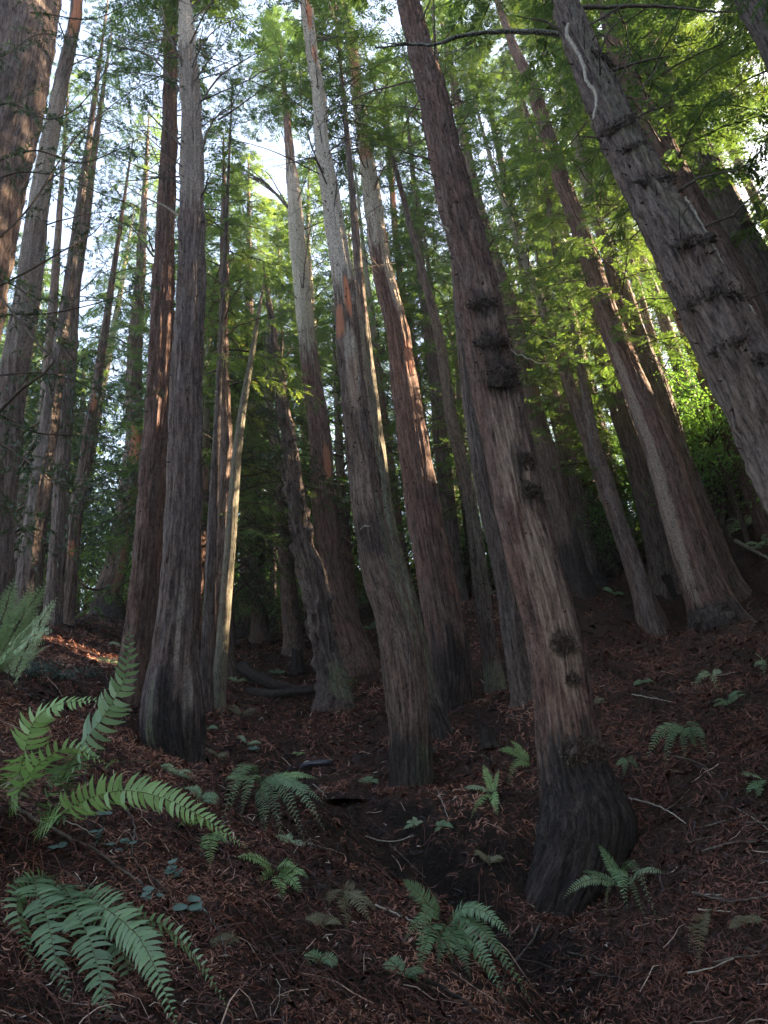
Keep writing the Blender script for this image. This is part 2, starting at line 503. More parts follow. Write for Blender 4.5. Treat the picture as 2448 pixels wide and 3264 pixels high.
slope_g = np.hypot(sx_ / (dx_ + 1e-9), (sy_ - sx_ / (dx_ + 1e-9) * np.gradient(gx, axis=0)) / (dy_ + 1e-9))
mb.add(np.stack([gx, gy, gz], -1), np.stack([idx[:-1, :-1], idx[:-1, 1:], idx[1:, 1:], idx[1:, :-1]], -1).reshape(-1, 4), 0, bare=bare_shade(gx, gy, slope_g).ravel())
tag(mb.build('ground', M_SOIL, smooth=True), kind='structure')

# water in the gully
mb = MB()
th = np.linspace(0, 2 * math.pi, 33)[:-1]
rr = 0.40 + 0.08 * np.sin(th * 3 + 1) + 0.04 * np.sin(th * 5)
mb.add(np.c_[POOL[0] + rr * np.cos(th) * 1.15, POOL[1] + rr * np.sin(th), np.full(32, POOLZ)], np.arange(32)[None, :])
wm, nt, out = new_mat('still_water')
p = nd(nt, 'ShaderNodeBsdfPrincipled', Roughness=0.08)
p.inputs['Base Color'].default_value = (0.012, 0.014, 0.02, 1)
nt.links.new(p.outputs[0], out.inputs[0])
tag(mb.build('water', wm), kind='structure')

def gnd(px, py):
    return hit(px, py, H)
def onground(x, y, dz=0.0):
    return np.array([x, y, float(H(x, y)[0]) + dz])

# ------------------------------------------------------------------ leaf litter (stuff)
def scatter_ground(n, ymax, rng, ymin=1.6):
    # denser near the camera; inside a wedge somewhat wider than the view
    u = rng.random(n)
    y = ymin * (ymax / ymin) ** u
    x = (rng.random(n) * 2 - 1) * (0.60 * y + 1.6)
    return x, y

def litter():
    rng = np.random.default_rng(5)
    mb = MB()
    n = 230000
    x, y = scatter_ground(n, 34, rng)
    z = H(x, y)
    e = 0.04
    gx_ = (H(x + e, y) - z) / e; gy_ = (H(x, y + e) - z) / e
    bare = bare_shade(x, y, np.hypot(gx_, gy_))
    keep = rng.random(n) > bare * .85
    x, y, z, gx_, gy_, bare = x[keep], y[keep], z[keep], gx_[keep], gy_[keep], bare[keep]
    n = len(x)
    N = nrm(np.stack([-gx_, -gy_, np.ones(n)], -1))
    a = rng.random(n) * 2 * math.pi
    D = np.stack([np.cos(a), np.sin(a), np.zeros(n)], -1)
    D = nrm(D - N * (D * N).sum(-1, keepdims=True) + N * rng.normal(0.05, 0.35, n)[:, None])
    Bv = nrm(np.cross(D, N))
    sc_ = np.clip(y / 7, 0.6, 2.2)
    L = rng.uniform(0.035, 0.12, n) * sc_
    W = rng.uniform(0.006, 0.016, n) * sc_
    P0 = np.stack([x, y, z + 0.004 + rng.random(n) * 0.035], -1) - D * (L / 2)[:, None]
    bend = Bv * (rng.normal(0, 0.22, n) * L)[:, None] + N * (rng.normal(0.08, 0.12, n) * L)[:, None]
    P1 = P0 + D * (L * 0.5)[:, None] + bend
    P2 = P0 + D * L[:, None]
    wv = Bv * (W / 2)[:, None]
    V = np.stack([P0 - wv * .4, P0 + wv * .4, P1 + wv, P2, P1 - wv], 1).reshape(-1, 3)
    i = np.arange(n)[:, None] * 5
    patch = fbm(x * 1.3, y * 1.3, 0, 77)
    r = np.clip(rng.random(n) ** 1.1 * 0.8 + (patch - 0.5) * 1.6 + 0.06 - bare * .5, 0, 0.93)  # litter on the bare bank darkened to hold the gully shade
    r = np.where(rng.random(n) < 0.01, 1.0, r)
    # gully bottoms and the right bank carry darker duff, gully shade painted in
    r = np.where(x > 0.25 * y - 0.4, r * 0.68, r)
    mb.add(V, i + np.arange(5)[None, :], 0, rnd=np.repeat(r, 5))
    # long curved twigs
    for k in range(9000):
        yy = 1.8 * (26 / 1.8) ** rng.random()
        xx = (rng.random() * 2 - 1) * (0.58 * yy + 1.2)
        Lk = rng.uniform(0.12, 0.55)
        a = rng.random() * 6.28
        t = np.linspace(0, 1, 5)
        a_ = a + rng.normal(0, 0.5) * t * 1.6
        qx = xx + np.cumsum(np.cos(a_)) * Lk / 5
        qy = yy + np.cumsum(np.sin(a_)) * Lk / 5
        lift = rng.random() ** 3 * 0.12
        qz = 0.0
        P = np.stack([qx, qy, np.zeros(5)], -1)
        P[:, 2] = 0.02 + lift * np.sin(t * math.pi * rng.uniform(0.5, 1))
        mb_tw.append((P, rng.uniform(0.0015, 0.0045) * (0.7 + yy / 12), rng.random()))
    return mb

mb_tw = []
mbl = litter()
_all = np.concatenate([p[0] for p in mb_tw])
_hz = H(_all[:, 0], _all[:, 1]).reshape(-1, 5)
for k, (P, r, q) in enumerate(mb_tw):
    P[:, 2] += _hz[k]
    tube(mbl, P, [r, r, r * .9, r * .7, r * .4], 3, 0, rnd=(0.97 if q > 0.93 else q * 0.45 + 0.1))
def sprays():
    rng = np.random.default_rng(9)
    n = 5200
    x, y = scatter_ground(n, 16, rng)
    z = H(x, y) + .012
    a = rng.random(n) * 6.28
    D = np.stack([np.cos(a), np.sin(a), rng.normal(0, .15, n)], -1)
    e = .05
    N = nrm(np.stack([-(H(x + e, y) - z) / e, -(H(x, y + e) - z) / e, np.ones(n)], -1) + rng.normal(0, .15, (n, 3)))
    D = nrm(D - N * (D * N).sum(-1, keepdims=True))
    B = np.cross(N, D)
    L = rng.uniform(.06, .16, n)
    C = np.stack([x, y, z], -1)
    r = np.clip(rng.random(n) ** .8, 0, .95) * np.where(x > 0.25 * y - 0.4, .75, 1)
    for k in range(7):
        f = (k + .5) / 7
        b = C + D * (L * f)[:, None] + N * (np.sin(f * 3.14) * L * .12)[:, None]
        for sg in (1, -1):
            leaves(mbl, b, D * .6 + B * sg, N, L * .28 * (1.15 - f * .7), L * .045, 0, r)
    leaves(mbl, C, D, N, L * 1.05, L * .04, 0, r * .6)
sprays()
tag(mbl.build('leaf_litter', LEAF['litter']), 'rusty brown redwood needle litter and thin twigs covering the slope', 'leaf litter', kind='stuff')

# ------------------------------------------------------------------ trunks
def resample(P, R, Q, ds):
    """smooth a polyline: Catmull-Rom through P with radii R and tags Q"""
    A = np.c_[P, R, Q]
    A = np.vstack([2 * A[0] - A[1], A, 2 * A[-1] - A[-2]])
    outp = []
    for i in range(1, len(A) - 2):
        L = np.linalg.norm(A[i + 1, :3] - A[i, :3])
        m = max(2, int(L / ds))
        t = np.linspace(0, 1, m, endpoint=False)[:, None]
        p0, p1, p2, p3 = A[i - 1], A[i], A[i + 1], A[i + 2]
        # finite tangents scaled to the segment keep long extensions from overshooting
        d01 = np.linalg.norm(p1[:3] - p0[:3]) + 1e-6; d12 = L + 1e-6; d23 = np.linalg.norm(p3[:3] - p2[:3]) + 1e-6
        m1 = (p2 - p0) / (d01 + d12) * d12
        m2 = (p3 - p1) / (d12 + d23) * d12
        outp.append((2 * t ** 3 - 3 * t ** 2 + 1) * p1 + (t ** 3 - 2 * t ** 2 + t) * m1 + (-2 * t ** 3 + 3 * t ** 2) * p2 + (t ** 3 - t ** 2) * m2)
    outp.append(A[-2][None])
    return np.vstack(outp)

class Trunk: pass

def make_trunk(pts, Y, height=32.0, k=64, ds=0.10, furrow=0.012, knob=0.0, flare=0.25, scaly=0.0, patches=(), char=0.0,
               seed=0, mat='red', root=None, pale=0.0, base_drop=0.5, lobes=0.10, wmul=1.03):
    Y = Y * S
    pts = sorted(pts, key=lambda q: -q[1])
    P, R, Q = [], [], []
    for (px, py, w) in pts:
        p = at(px, py, Y)
        P.append(p); R.append(wmul * w / 2 * (p @ FWD) / F_PX * math.cos(math.atan(abs(px - 1224) / F_PX))); Q.append(py)
    for i_ in range(len(pts)):
        a_, b_ = pts[max(i_ - 1, 0)], pts[min(i_ + 1, len(pts) - 1)]
        R[i_] *= math.cos(math.atan2(abs(a_[0] - b_[0]), abs(a_[1] - b_[1])))
    P, R, Q = np.array(P), np.array(R), np.array(Q, float)
    d0 = nrm(P[1] - P[0])
    P = np.vstack([P[0] - d0 * base_drop, P]); R = np.r_[R[0] * (1.12 if flare else 1.0), R]; Q = np.r_[Q[0] + 60, Q]
    zb = P[1][2]
    top = P[-1]
    d1 = nrm(P[-1] - P[-3]) if len(P) > 3 else nrm(P[-1] - P[-2])
    rest = max(2.0, (zb + height - top[2]) / max(d1[2], .3))
    for t in (0.35, 0.7, 1.0):
        P = np.vstack([P, top + d1 * rest * t + np.array([0, 0, 0.0])]); R = np.r_[R, max(R[len(pts)] * (1 - t * 0.93), 0.012)]; Q = np.r_[Q, pts[-1][1] - 900 * t]
    A = resample(P, R, Q, ds)
    # coarser rings high above what the picture shows large
    C, r0, q = A[:, :3], A[:, 3], A[:, 4]
    sarc = np.r_[0, np.cumsum(np.linalg.norm(np.diff(C, axis=0), axis=1))]
    if flare:
        r0 = r0 * (1 + flare * np.exp(-(sarc - base_drop) / 0.45 * 1.0).clip(0, 1.3))
    n = len(C)
    T = nrm(np.gradient(C, axis=0))
    X = nrm(np.cross(np.array([0, 1.0, 0]), T)); X = X * np.sign(X[:, :1] + 1e-9)   # to the right
    Bk = nrm(np.cross(T, X)); Bk = Bk * np.sign(Bk[:, 1:2] + 1e-9)                    # away from the camera
    th = np.arange(k) * 2 * math.pi / k
    c, s_ = np.cos(th)[None, :], np.sin(th)[None, :]
    SA = sarc[:, None]
    rb = np.median(r0)
    m1 = r0[:, None]
    kk = 8.0 * max(rb, 0.12) / 0.3
    furrow = furrow * 1.9
    f1 = fbm(c * kk, s_ * kk, SA * 0.55 + seed * 7.3, seed, 3)
    f2 = fbm(c * kk * 2.3, s_ * kk * 2.3, SA * 1.7 + seed, seed + 9, 2)
    ridge = 1 - np.abs(f1 - 0.5) * 4
    rad = m1 * (1 + lobes * (fbm(c * 1.6, s_ * 1.6, SA * 0.16 + seed, seed + 3, 2) - 0.5) * (1 + 5.0 * np.exp(-SA / 0.9)))
    fur = furrow * (-np.clip(ridge, 0, 1) * 1.3 + (f2 - 0.5) * 1.6) * np.minimum(m1 / 0.16, 1.4)
    rad = rad + fur + furrow * 0.5
    if knob:
        kn = fbm(c * 3.0, s_ * 3.0, SA * 3.0 + seed, seed + 21, 3)
        rad = rad + knob * np.clip(kn - 0.52, 0, 1) * 4 * np.minimum(m1 / 0.2, 1)
    if scaly:
        hz = vn(c * 3.1, s_ * 3.1, SA * 5.5 + seed, seed + 40)
        sm = 1.0 if np.isscalar(scaly) else np.clip((scaly[1] - q[:, None]) / 120.0 + 0.5, 0, 1)
        sv = scaly if np.isscalar(scaly) else scaly[0]
        rad = rad + sv * sm * (np.abs(hz - 0.5) * 2 - 0.4) * 0.6
    V = C[:, None, :] + rad[..., None] * (X[:, None, :] * c[..., None] + Bk[:, None, :] * s_[..., None])
    vec = np.stack([c * m1 + 0 * SA, s_ * m1 + 0 * SA, SA + 0 * c], -1)
    front = s_ < 0.25
    at_ = {nm: np.zeros((n, k)) for nm in ('char', 'pale', 'wood', 'peel', 'lich')}
    nz = fbm(c * 4, s_ * 4, SA * 0.8 + seed, seed + 60, 3)
    nz2 = fbm(c * 9, s_ * 9, SA * 2.5 + seed, seed + 61, 2)
    if char:
        at_['char'] = np.maximum(at_['char'], np.clip((char * (0.45 + nz * 1.5) - (SA - base_drop)) / (0.35 * char + 0.05), 0, 1) * 0.9)
    if pale:
        at_['pale'] = np.maximum(at_['pale'], np.clip((nz - (1 - pale)) * 8, 0, 1))
    for (pc, ph, uc, uh, ch, stg) in patches:
        dq = np.abs(q[:, None] - pc) / ph
        du = np.abs(c - uc) / uh
        md = (dq ** 2.6 + du ** 2.6) ** (1 / 2.6)
        mk = np.clip((1 - md) * 4.0 + (nz2 - 0.5) * 2.6, 0, 1) * (front if uh < 1.9 else 1) * (md < 1.6)
        at_[ch] = np.maximum(at_[ch], mk * stg)
    i = np.arange(n - 1)[:, None] * k
    j = np.arange(k)[None, :]
    Fq = np.stack([i + j, i + (j + 1) % k, i + k + (j + 1) % k, i + k + j], -1).reshape(-1, 4)
    mb = MB()
    mb.add(V, Fq, 0, **{a: b.ravel() for a, b in at_.items()})
    o = mb.build('trunk', BARK[mat], smooth=True, vec=vec.reshape(-1, 3))
    hang(o, root)
    t = Trunk()
    t.C, t.r, t.q, t.s, t.T, t.X, t.B, t.root, t.Y = C, r0, q, sarc, T, X, Bk, root, Y
    return t

def trunk_at(t, py):
    i = int(np.argmin(np.abs(t.q - py)))
    return t.C[i], t.r[i], t.T[i], i

def branch_mesh(P, r0, rng, twigs=3, mat=None, k=5, tip=0.25, live=0):
    mb = MB()
    P = np.asarray(P, float)
    n = len(P)
    L = np.linalg.norm(np.diff(P, axis=0), axis=1).sum()
    R = r0 * np.linspace(1, tip, n) * (1 + rng.normal(0, 0.06, n))
    tube(mb, P, R, k, 0, rnd=0.2)
    for q in range(twigs):
        i = rng.integers(max(1, n // 3), n)
        b = P[i]
        d = nrm(P[i] - P[i - 1])
        d = nrm(d + rng.normal(0, 0.7, 3) + np.array([0, 0, 0.1]))
        l = L * rng.uniform(0.12, 0.35)
        tt = np.linspace(0, 1, 4)[:, None]
        Q_ = b + d * l * tt + np.array([0, 0, -1]) * (tt ** 2) * l * rng.uniform(-0.2, 0.3)
        tube(mb, Q_, R[i] * 0.55 * np.array([1, .8, .6, .3]), 3, 0, rnd=0.2)
    return mb

def pxbranch(t, pts, w, yoff=-0.1, mat=None, twigs=2, seed=0, name='branch', root=None, ys=None):
    """a branch drawn through photo pixels at about its tree's distance"""
    rng = np.random.default_rng(seed + int(pts[0][0]))
    n = len(pts)
    Pp = []
    Y0 = (t.Y if t else 0)
    for i, (a, b) in enumerate(pts):
        Yi = ys[i] * S if ys else Y0 + yoff * (0.35 + i * 1.0)
        Pp.append(at(a, b, Yi))
    Pp = np.array(Pp)
    A = resample(Pp, np.ones(n), np.ones(n), 0.12)
    P = A[:, :3] + rng.normal(0, 0.008, (len(A), 3))
    r = w / 2 * (P[0] @ FWD) / F_PX
    mb = branch_mesh(P, r, rng, twigs)
    o = mb.build(name, mat or M_TWIG)
    hang(o, root or t.root)
    return o

def auto_branches(t, rng, n, py0, py1, lmin, lmax, up=0.15, r=0.022, mat=None, live=False, twigs=3):
    """dead limbs and stubs around a trunk between two photo rows"""
    for i in range(n):
        py = rng.uniform(min(py0, py1), max(py0, py1))
        C, rr_, T, _i = trunk_at(t, py)
        a = rng.uniform(0, 2 * math.pi)
        X, B = t.X[_i], t.B[_i]
        d = X * math.cos(a) + B * math.sin(a)
        L = rng.uniform(lmin, lmax) * (0.35 if rng.random() < 0.3 else 1)
        tt = np.linspace(0, 1, 8)[:, None]
        side = nrm(np.cross(d, T))
        P = C + d * (rr_ * 0.6) + d * L * tt + T * L * (up * tt * 1.3 + rng.normal(0, 0.2) * tt ** 2 + rng.uniform(-0.25, 0.1) * tt ** 2.5) + side * L * rng.normal(0, 0.25) * tt ** 2
        P = P + rng.normal(0, 0.012 * L, P.shape) * tt
        mb = branch_mesh(P, r * rng.uniform(0.6, 1.25) * (0.6 + 0.4 * L / lmax), rng, twigs if L > lmax * 0.3 else 0, k=4)
        hang(mb.build('branch', mat or M_TWIG), t.root)

def stubs(t, rng, n, py0, py1, L=0.10, r=0.012):
    """short broken snags, one mesh: they are texture of the bark"""
    mb = MB()
    for i in range(n):
        py = rng.uniform(min(py0, py1), max(py0, py1))
        C, rr_, T, _i = trunk_at(t, py)
        a = rng.uniform(math.pi * 0.9, math.pi * 2.1)
        X, B = t.X[_i], t.B[_i]
        d = nrm(X * math.cos(a) + B * math.sin(a) + T * rng.uniform(-0.6, 0.5))
        b = C + (X * math.cos(a) + B * math.sin(a)) * rr_ * 0.93
        l = L * rng.uniform(0.35, 1.6)
        tube(mb, [b, b + d * l * .6, b + d * l + T * rng.normal(0, .2) * l], [r * rng.uniform(1.0, 2.2), r * .8, r * .25], 5)
    o = mb.build('broken_snags', M_BURL)
    o['kind'] = 'stuff'
    hang(o, t.root)

def burl(t, px, py, rx, ry, rng, n=260, spike=1.0, name='burl', bulge=0.42):
    """dark lump of sprouts and torn bark standing proud of the trunk"""
    C, rr_, T, i = trunk_at(t, py)
    X, B = t.X[i], t.B[i]
    cx = proj(C)[0]
    mpp = (C @ FWD) / F_PX
    u = np.clip((px - cx) * mpp / rr_, -0.97, 0.97)
    c0 = C + X * u * rr_ * .95 - B * math.sqrt(1 - u * u) * rr_ * 0.90
    Nn = nrm(X * u - B * math.sqrt(1 - u * u))
    sx, sy = rx * mpp, ry * mpp
    Xt = nrm(np.cross(T, Nn))
    mb = MB()
    a, b = 26, 16
    th = np.linspace(0, 2 * math.pi, a, endpoint=False); ph = np.linspace(0.02, math.pi - 0.02, b)
    TH, PHI = np.meshgrid(th, ph)
    dx, dy, dz = np.sin(PHI) * np.cos(TH), np.cos(PHI), np.sin(PHI) * np.sin(TH)
    lump = 0.85 + 2.2 * (fbm(dx * 2.6 + px, dy * 2.6 + py, dz * 2.6, 5, 4) - 0.5)
    V = c0 + Xt * (dx * lump * sx)[..., None] + T * (dy * lump * sy)[..., None] + Nn * (dz * lump * min(sx, sy) * bulge)[..., None]
    idx = np.arange(a * b).reshape(b, a)
    Fq = np.stack([idx[:-1], np.roll(idx[:-1], -1, 1), np.roll(idx[1:], -1, 1), idx[1:]], -1).reshape(-1, 4)
    zc = dict(char=.35, pale=0., wood=0., peel=0., lich=0.)
    mb.add(V, Fq, 1, rnd=0.1, **zc)
    # ragged sprouts
    n = int(n * 2.2)
    w = rng.normal(0, 1, (n, 3)); w = nrm(w) * rng.uniform(.5, 1.35, (n, 1))
    base = c0 + Xt * (w[:, :1] * sx) + T * (w[:, 1:2] * sy) + Nn * (np.clip(1 - w[:, :1] ** 2 - w[:, 1:2] ** 2, 0, 1) * min(sx, sy) * bulge + .01)
    D = nrm(Xt * w[:, :1] + T * (w[:, 1:2] - 0.3) + Nn * np.abs(w[:, 2:3]) * 0.9 + rng.normal(0, 0.5, (n, 3)))
    leaves(mb, base, D, rng.normal(0, 1, (n, 3)), rng.uniform(0.3, 1.0, n) ** 2 * 0.075 * spike, rng.uniform(0.3, 0.7, n) * 0.035)
    Vv = np.concatenate(mb.v)
    hang(mb.build(name, [M_SPROUT, BARK['dark']], smooth=False, vec=(Vv - c0) * 1.0), t.root)

# ------------------------------------------------------------------ redwood crowns (shared variants)
def crown_mesh(seed, nl=64, Lc=14.0, rmax=3.0, leafm='redwood', low=0.35, dens=1.0, droop=0.35, strip=1.0):
    rng = np.random.default_rng(seed)
    mb = MB()
    LC, LD, LN, LL, LW, LR = [], [], [], [], [], []
    for i in range(nl):
        h = (i + rng.random()) / nl
        z = h * Lc
        az = i * 2.4 + rng.normal(0, 0.35)
        ln = rmax * (1 - h) ** 0.75 * rng.uniform(0.55, 1.15) * (low + (1 - low) * min(1, h * 4)) + 0.35
        out_ = np.array([math.cos(az), math.sin(az), 0])
        tt = np.linspace(0, 1, 8)
        P = np.stack([out_[0] * tt * ln, out_[1] * tt * ln, z + ln * (0.35 * tt - droop * 1.6 * tt ** 2)], -1)
        P += rng.normal(0, 0.03, P.shape) * tt[:, None] * ln
        tube(mb, P, 0.008 + 0.022 * ln / rmax * (1 - tt) ** 1.1, 3, 1, rnd=0.3)
        nb = int((5 + ln * 5.5) * dens)
        lr = rng.random()
        for b in range(nb):
            t_ = 0.22 + 0.78 * (b + rng.random()) / nb
            k_ = min(int(t_ * 7), 6)
            p = P[k_] + (P[k_ + 1] - P[k_]) * (t_ * 7 - k_)
            fw = nrm(P[k_ + 1] - P[k_])
            sd = nrm(np.cross(fw, [0, 0, 1])) * (1 if b % 2 else -1)
            d = nrm(fw * rng.uniform(0.35, 0.9) + sd * rng.uniform(0.5, 1.0) + np.array([0, 0, rng.uniform(-0.55, 0.12)]))
            bl = rng.uniform(0.3, 0.75) * (0.5 + 0.6 * (1 - t_)) * (0.6 + 0.4 * ln / rmax)
            nu = nrm(np.cross(d, np.cross([0, 0, 1], d)) + rng.normal(0, 0.25, 3))
            m = 9
            q = np.linspace(0.08, 1, m)[:, None]
            base = p + d * bl * q + np.array([0, 0, -0.18]) * bl * q ** 2
            s2 = nrm(np.cross(d, nu))
            for sg in (1, -1):
                dd = nrm(d * 0.75 + s2 * sg * rng.uniform(0.6, 0.9) + rng.normal(0, 0.12, (m, 3)))
                LC.append(base); LD.append(dd); LN.append(np.repeat(nu[None], m, 0) + rng.normal(0, 0.25, (m, 3)))
                LL.append(rng.uniform(0.09, 0.19, m) * (1.15 - 0.5 * q[:, 0]) * strip)
                LW.append(rng.uniform(0.022, 0.042, m) * strip)
                LR.append(np.clip(rng.normal(0.45, 0.16, m) + (lr - 0.5) * 0.5, 0, 1))
    leaves(mb, np.concatenate(LC), np.concatenate(LD), np.concatenate(LN), np.concatenate(LL), np.concatenate(LW), 0, np.concatenate(LR))
    o = mb.build('crown', [LEAF[leafm], M_LIMB])
    me = o.data
    bpy.data.objects.remove(o)
    return me

CROWNS = [crown_mesh(100 + i, nl=[84, 72, 92, 78][i], dens=1.2, rmax=[3.0, 2.5, 3.3, 2.8][i], droop=[0.35, 0.45, 0.3, 0.5][i]) for i in range(4)]
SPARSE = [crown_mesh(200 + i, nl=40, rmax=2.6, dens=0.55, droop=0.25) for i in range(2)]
YOUNG = [crown_mesh(300 + i, nl=60, Lc=9.0, rmax=2.2, leafm=('redwood', 'tan')[i % 2], low=0.9, dens=0.95, droop=0.4, strip=0.9) for i in range(4)]

def put_crown(me, root, base, top, width=1.0, rot=0.0, Lc=14.0):
    o = bpy.data.objects.new('crown', me)
    COL.objects.link(o)
    base = np.asarray(base, float); top = np.asarray(top, float)
    ax = top - base
    L = np.linalg.norm(ax)
    q = mathutils.Vector(ax).to_track_quat('Z', 'Y')
    M = mathutils.Matrix.Translation(base) @ q.to_matrix().to_4x4() @ mathutils.Matrix.Rotation(rot, 4, 'Z') @ mathutils.Matrix.Diagonal((width, width, L / Lc, 1))
    o.parent = root
    o.matrix_local = mathutils.Matrix.Translation(-mathutils.Vector(root.location)) @ M
    return o

def crown_on(t, me, py_start, width=1.0, rot=0.0, Lc=14.0):
    C, r, T, i = trunk_at(t, py_start)
    return put_crown(me, t.root, C, t.C[-1] + t.T[-1] * 0.3, width, rot, Lc)

# ------------------------------------------------------------------ the measured trees
# (key, distance, [(x, y, width) in photo pixels], options, label, group)
TREES = {}
def tree(key, Y, pts, label, cat='tree', group=None, name='redwood_tree', crown=None, **kw):
    b = max(pts, key=lambda q: q[1])
    loc = at(b[0], b[1], Y * S)
    root = empty(name, loc, label, cat, group)
    kw['base_drop'] = max(.5, loc[2] - float(H(loc[0], loc[1])[0]) + .8)
    t = make_trunk(pts, Y, root=root, seed=len(TREES) * 3 + 1, **kw)
    t.pts = pts
    TREES[key] = t
    if crown:
        me, py, wd = crown
        crown_on(t, me, py, wd, RNG.random() * 6.28, 9.0 if me in YOUNG else 14.0)
    return t

tree('main', 8.5, [(1301, 0, 66), (1335, 148, 74), (1379, 295, 88), (1416, 480, 103), (1460, 664, 112), (1497, 812, 120), (1541, 1033, 138), (1586, 1258, 146), (1622, 1443, 148),
                   (1667, 1664, 158), (1726, 1885, 165), (1770, 2070, 172), (1800, 2300, 186), (1822, 2440, 215), (1850, 2540, 262), (1868, 2640, 300), (1850, 2760, 290), (1800, 2880, 285)],
     'big redwood right of centre, peeling pale middle, black burl clumps, swollen dark base',
     k=150, ds=0.035, wmul=1.06, furrow=0.016, flare=0.0, knob=0.012, scaly=(0.03, 1290), lobes=0.12, mat='red', height=30, char=1.5, crown=(CROWNS[0], -150, 1.0),
     patches=[(1480, 210, -0.05, 0.8, 'wood', 0.75), (1950, 330, 0.15, 0.75, 'wood', 0.7), (1000, 110, 0.2, 0.45, 'wood', 0.4), (2330, 120, -0.3, .5, 'wood', .25), (2700, 400, 0.2, 1.9, 'char', 1.0), (2480, 90, 0.9, .6, 'char', .8)] + [(q_[1], q_[3] * 1.5, q_[4], q_[2] / 85.0, 'char', .7) for q_ in [(1594, 1240, 58, 50, .1), (1542, 1011, 46, 34, .0), (1566, 1136, 52, 30, 0), (1672, 1505, 30, 44, .1), (1690, 1600, 30, 36, .2), (1786, 2074, 36, 32, .1), (1848, 2413, 72, 40, .15)]])
tree('centre', 10.8, [(974, 0, 34), (996, 185, 38), (1015, 295, 40), (1026, 457, 46), (1048, 590, 56), (1070, 738, 62), (1100, 960, 70), (1122, 1221, 80), (1151, 1443, 90), (1181, 1664, 100),
                      (1222, 1850, 118), (1262, 1985, 128), (1290, 2140, 138), (1308, 2360, 130), (1312, 2530, 128)],
     'centre redwood with smooth pale grey upper trunk, torn strip painted sunlit-orange and mossy right foot',
     k=110, ds=0.05, furrow=0.014, flare=0.1, mat='brown', height=31, char=0.9, crown=(CROWNS[1], -250, 1.0),
     patches=[(560, 440, 0, 1.99, 'pale', .85), (100, 220, 0.0, 1.99, 'pale', 0.7), (1180, 140, .2, .6, 'pale', .5), (960, 75, 0.3, 0.35, 'peel', 1.0), (1040, 60, -0.6, 0.4, 'peel', 0.8), (60, 70, .3, .5, 'peel', 1.0), (190, 30, .4, .4, 'peel', .9),  # orange strips mix shed bark with painted sunlight
              (1240, 100, 0.1, 0.45, 'wood', 1.0), (1560, 150, -0.2, 0.6, 'wood', 0.45), (2480, 120, 0.6, 0.5, 'lich', 1.0), (2480, 150, -.3, 1.0, 'char', .95), (1860, 260, .7, .3, 'lich', .6), (1720, 80, 0, 1.2, 'char', 0.55)])
tree('centre_back', 12, [(1130, 700, 22), (1150, 950, 32), (1170, 1150, 38), (1200, 1400, 46), (1240, 1700, 58), (1290, 1900, 68), (1345, 2150, 78), (1400, 2330, 78)],
     'pale green lichen streaked redwood leaning behind the centre redwood', k=64, ds=0.08, mat='grey', height=27, crown=(CROWNS[2], 500, .9),
     patches=[(1800, 500, 0.0, 1.5, 'lich', 0.75), (1300, 350, 0, 1.9, 'lich', .5), (2320, 60, .2, 1, 'char', .8)])
tree('second', 13, [(1100, 0, 26), (1122, 148, 36), (1140, 295, 38), (1166, 480, 44), (1181, 590, 52), (1200, 740, 58), (1225, 885, 64), (1262, 1030, 72), (1290, 1221, 84), (1335, 1517, 104), (1372, 1738, 114),
                    (1391, 1840, 118), (1425, 2040, 128), (1442, 2180, 128), (1440, 2270, 135)],
     'tall straight redwood just right of the centre one, pale grey top with orange streak',
     k=96, ds=0.06, furrow=0.014, flare=0.1, mat='red', height=33, char=1.5, crown=(CROWNS[3], -150, 1.0),
     patches=[(400, 420, 0.0, 1.9, 'pale', 0.9), (850, 200, .5, .5, 'pale', .6), (230, 110, 0.0, 0.8, 'peel', 0.8), (500, 30, -.1, 1.0, 'peel', .7), (800, 300, 0.6, 0.4, 'lich', 0.35), (1160, 60, .6, .35, 'peel', .5)])  # orange streaks: shed bark plus sunlight put into the colour
tree('leftmain', 10, [(590, 0, 38), (598, 160, 48), (609, 347, 58), (612, 517, 64), (612, 738, 76), (605, 1000, 84), (594, 1221, 92), (590, 1517, 104), (583, 1738, 112), (568, 1960, 126), (556, 2100, 140),
                      (548, 2243, 172), (552, 2350, 180), (572, 2450, 150)],
     'stout straight redwood at left with fire-blackened hollow and lichen patch at its base',
     k=130, ds=0.045, wmul=1.14, furrow=0.016, flare=0.0, mat='grey', height=30, crown=(CROWNS[2], -60, 1.1), lobes=0.28, char=.7,
     patches=[(2360, 130, 0.15, 0.55, 'char', 1.0), (2210, 90, 0.0, 0.4, 'char', 0.9), (2290, 130, -0.5, 0.22, 'lich', 1.0), (90, 90, 0, 1.9, 'pale', .7), (400, 300, 0, 1.9, 'pale', .3), (2460, 40, 0, 1.9, 'char', 0.9), (2000, 180, .35, .12, 'pale', .3), (2250, 150, .75, .16, 'pale', .15)])
tree('leftback', 11.5, [(540, 0, 30), (542, 96, 36), (542, 295, 44), (533, 590, 54), (524, 812, 62), (513, 1100, 78), (498, 1370, 84), (478, 1664, 92), (455, 1960, 104), (440, 2120, 115), (432, 2200, 120)],
     'brown redwood pressed close behind the stout left redwood', k=90, ds=0.07, furrow=0.015, mat='red', height=29, crown=(CROWNS[0], 300, .9), knob=0.02)
tree('leftedge', 8, [(50, -50, 290), (0, 300, 290), (-65, 634, 285), (-125, 950, 285), (-190, 1400, 300), (-250, 1900, 330), (-300, 2250, 350)],
     'huge grey redwood trunk cut off by the left border of the view', k=110, ds=0.08, furrow=0.02, knob=0.035, mat='grey', height=34, crown=(CROWNS[1], -500, 1.2))
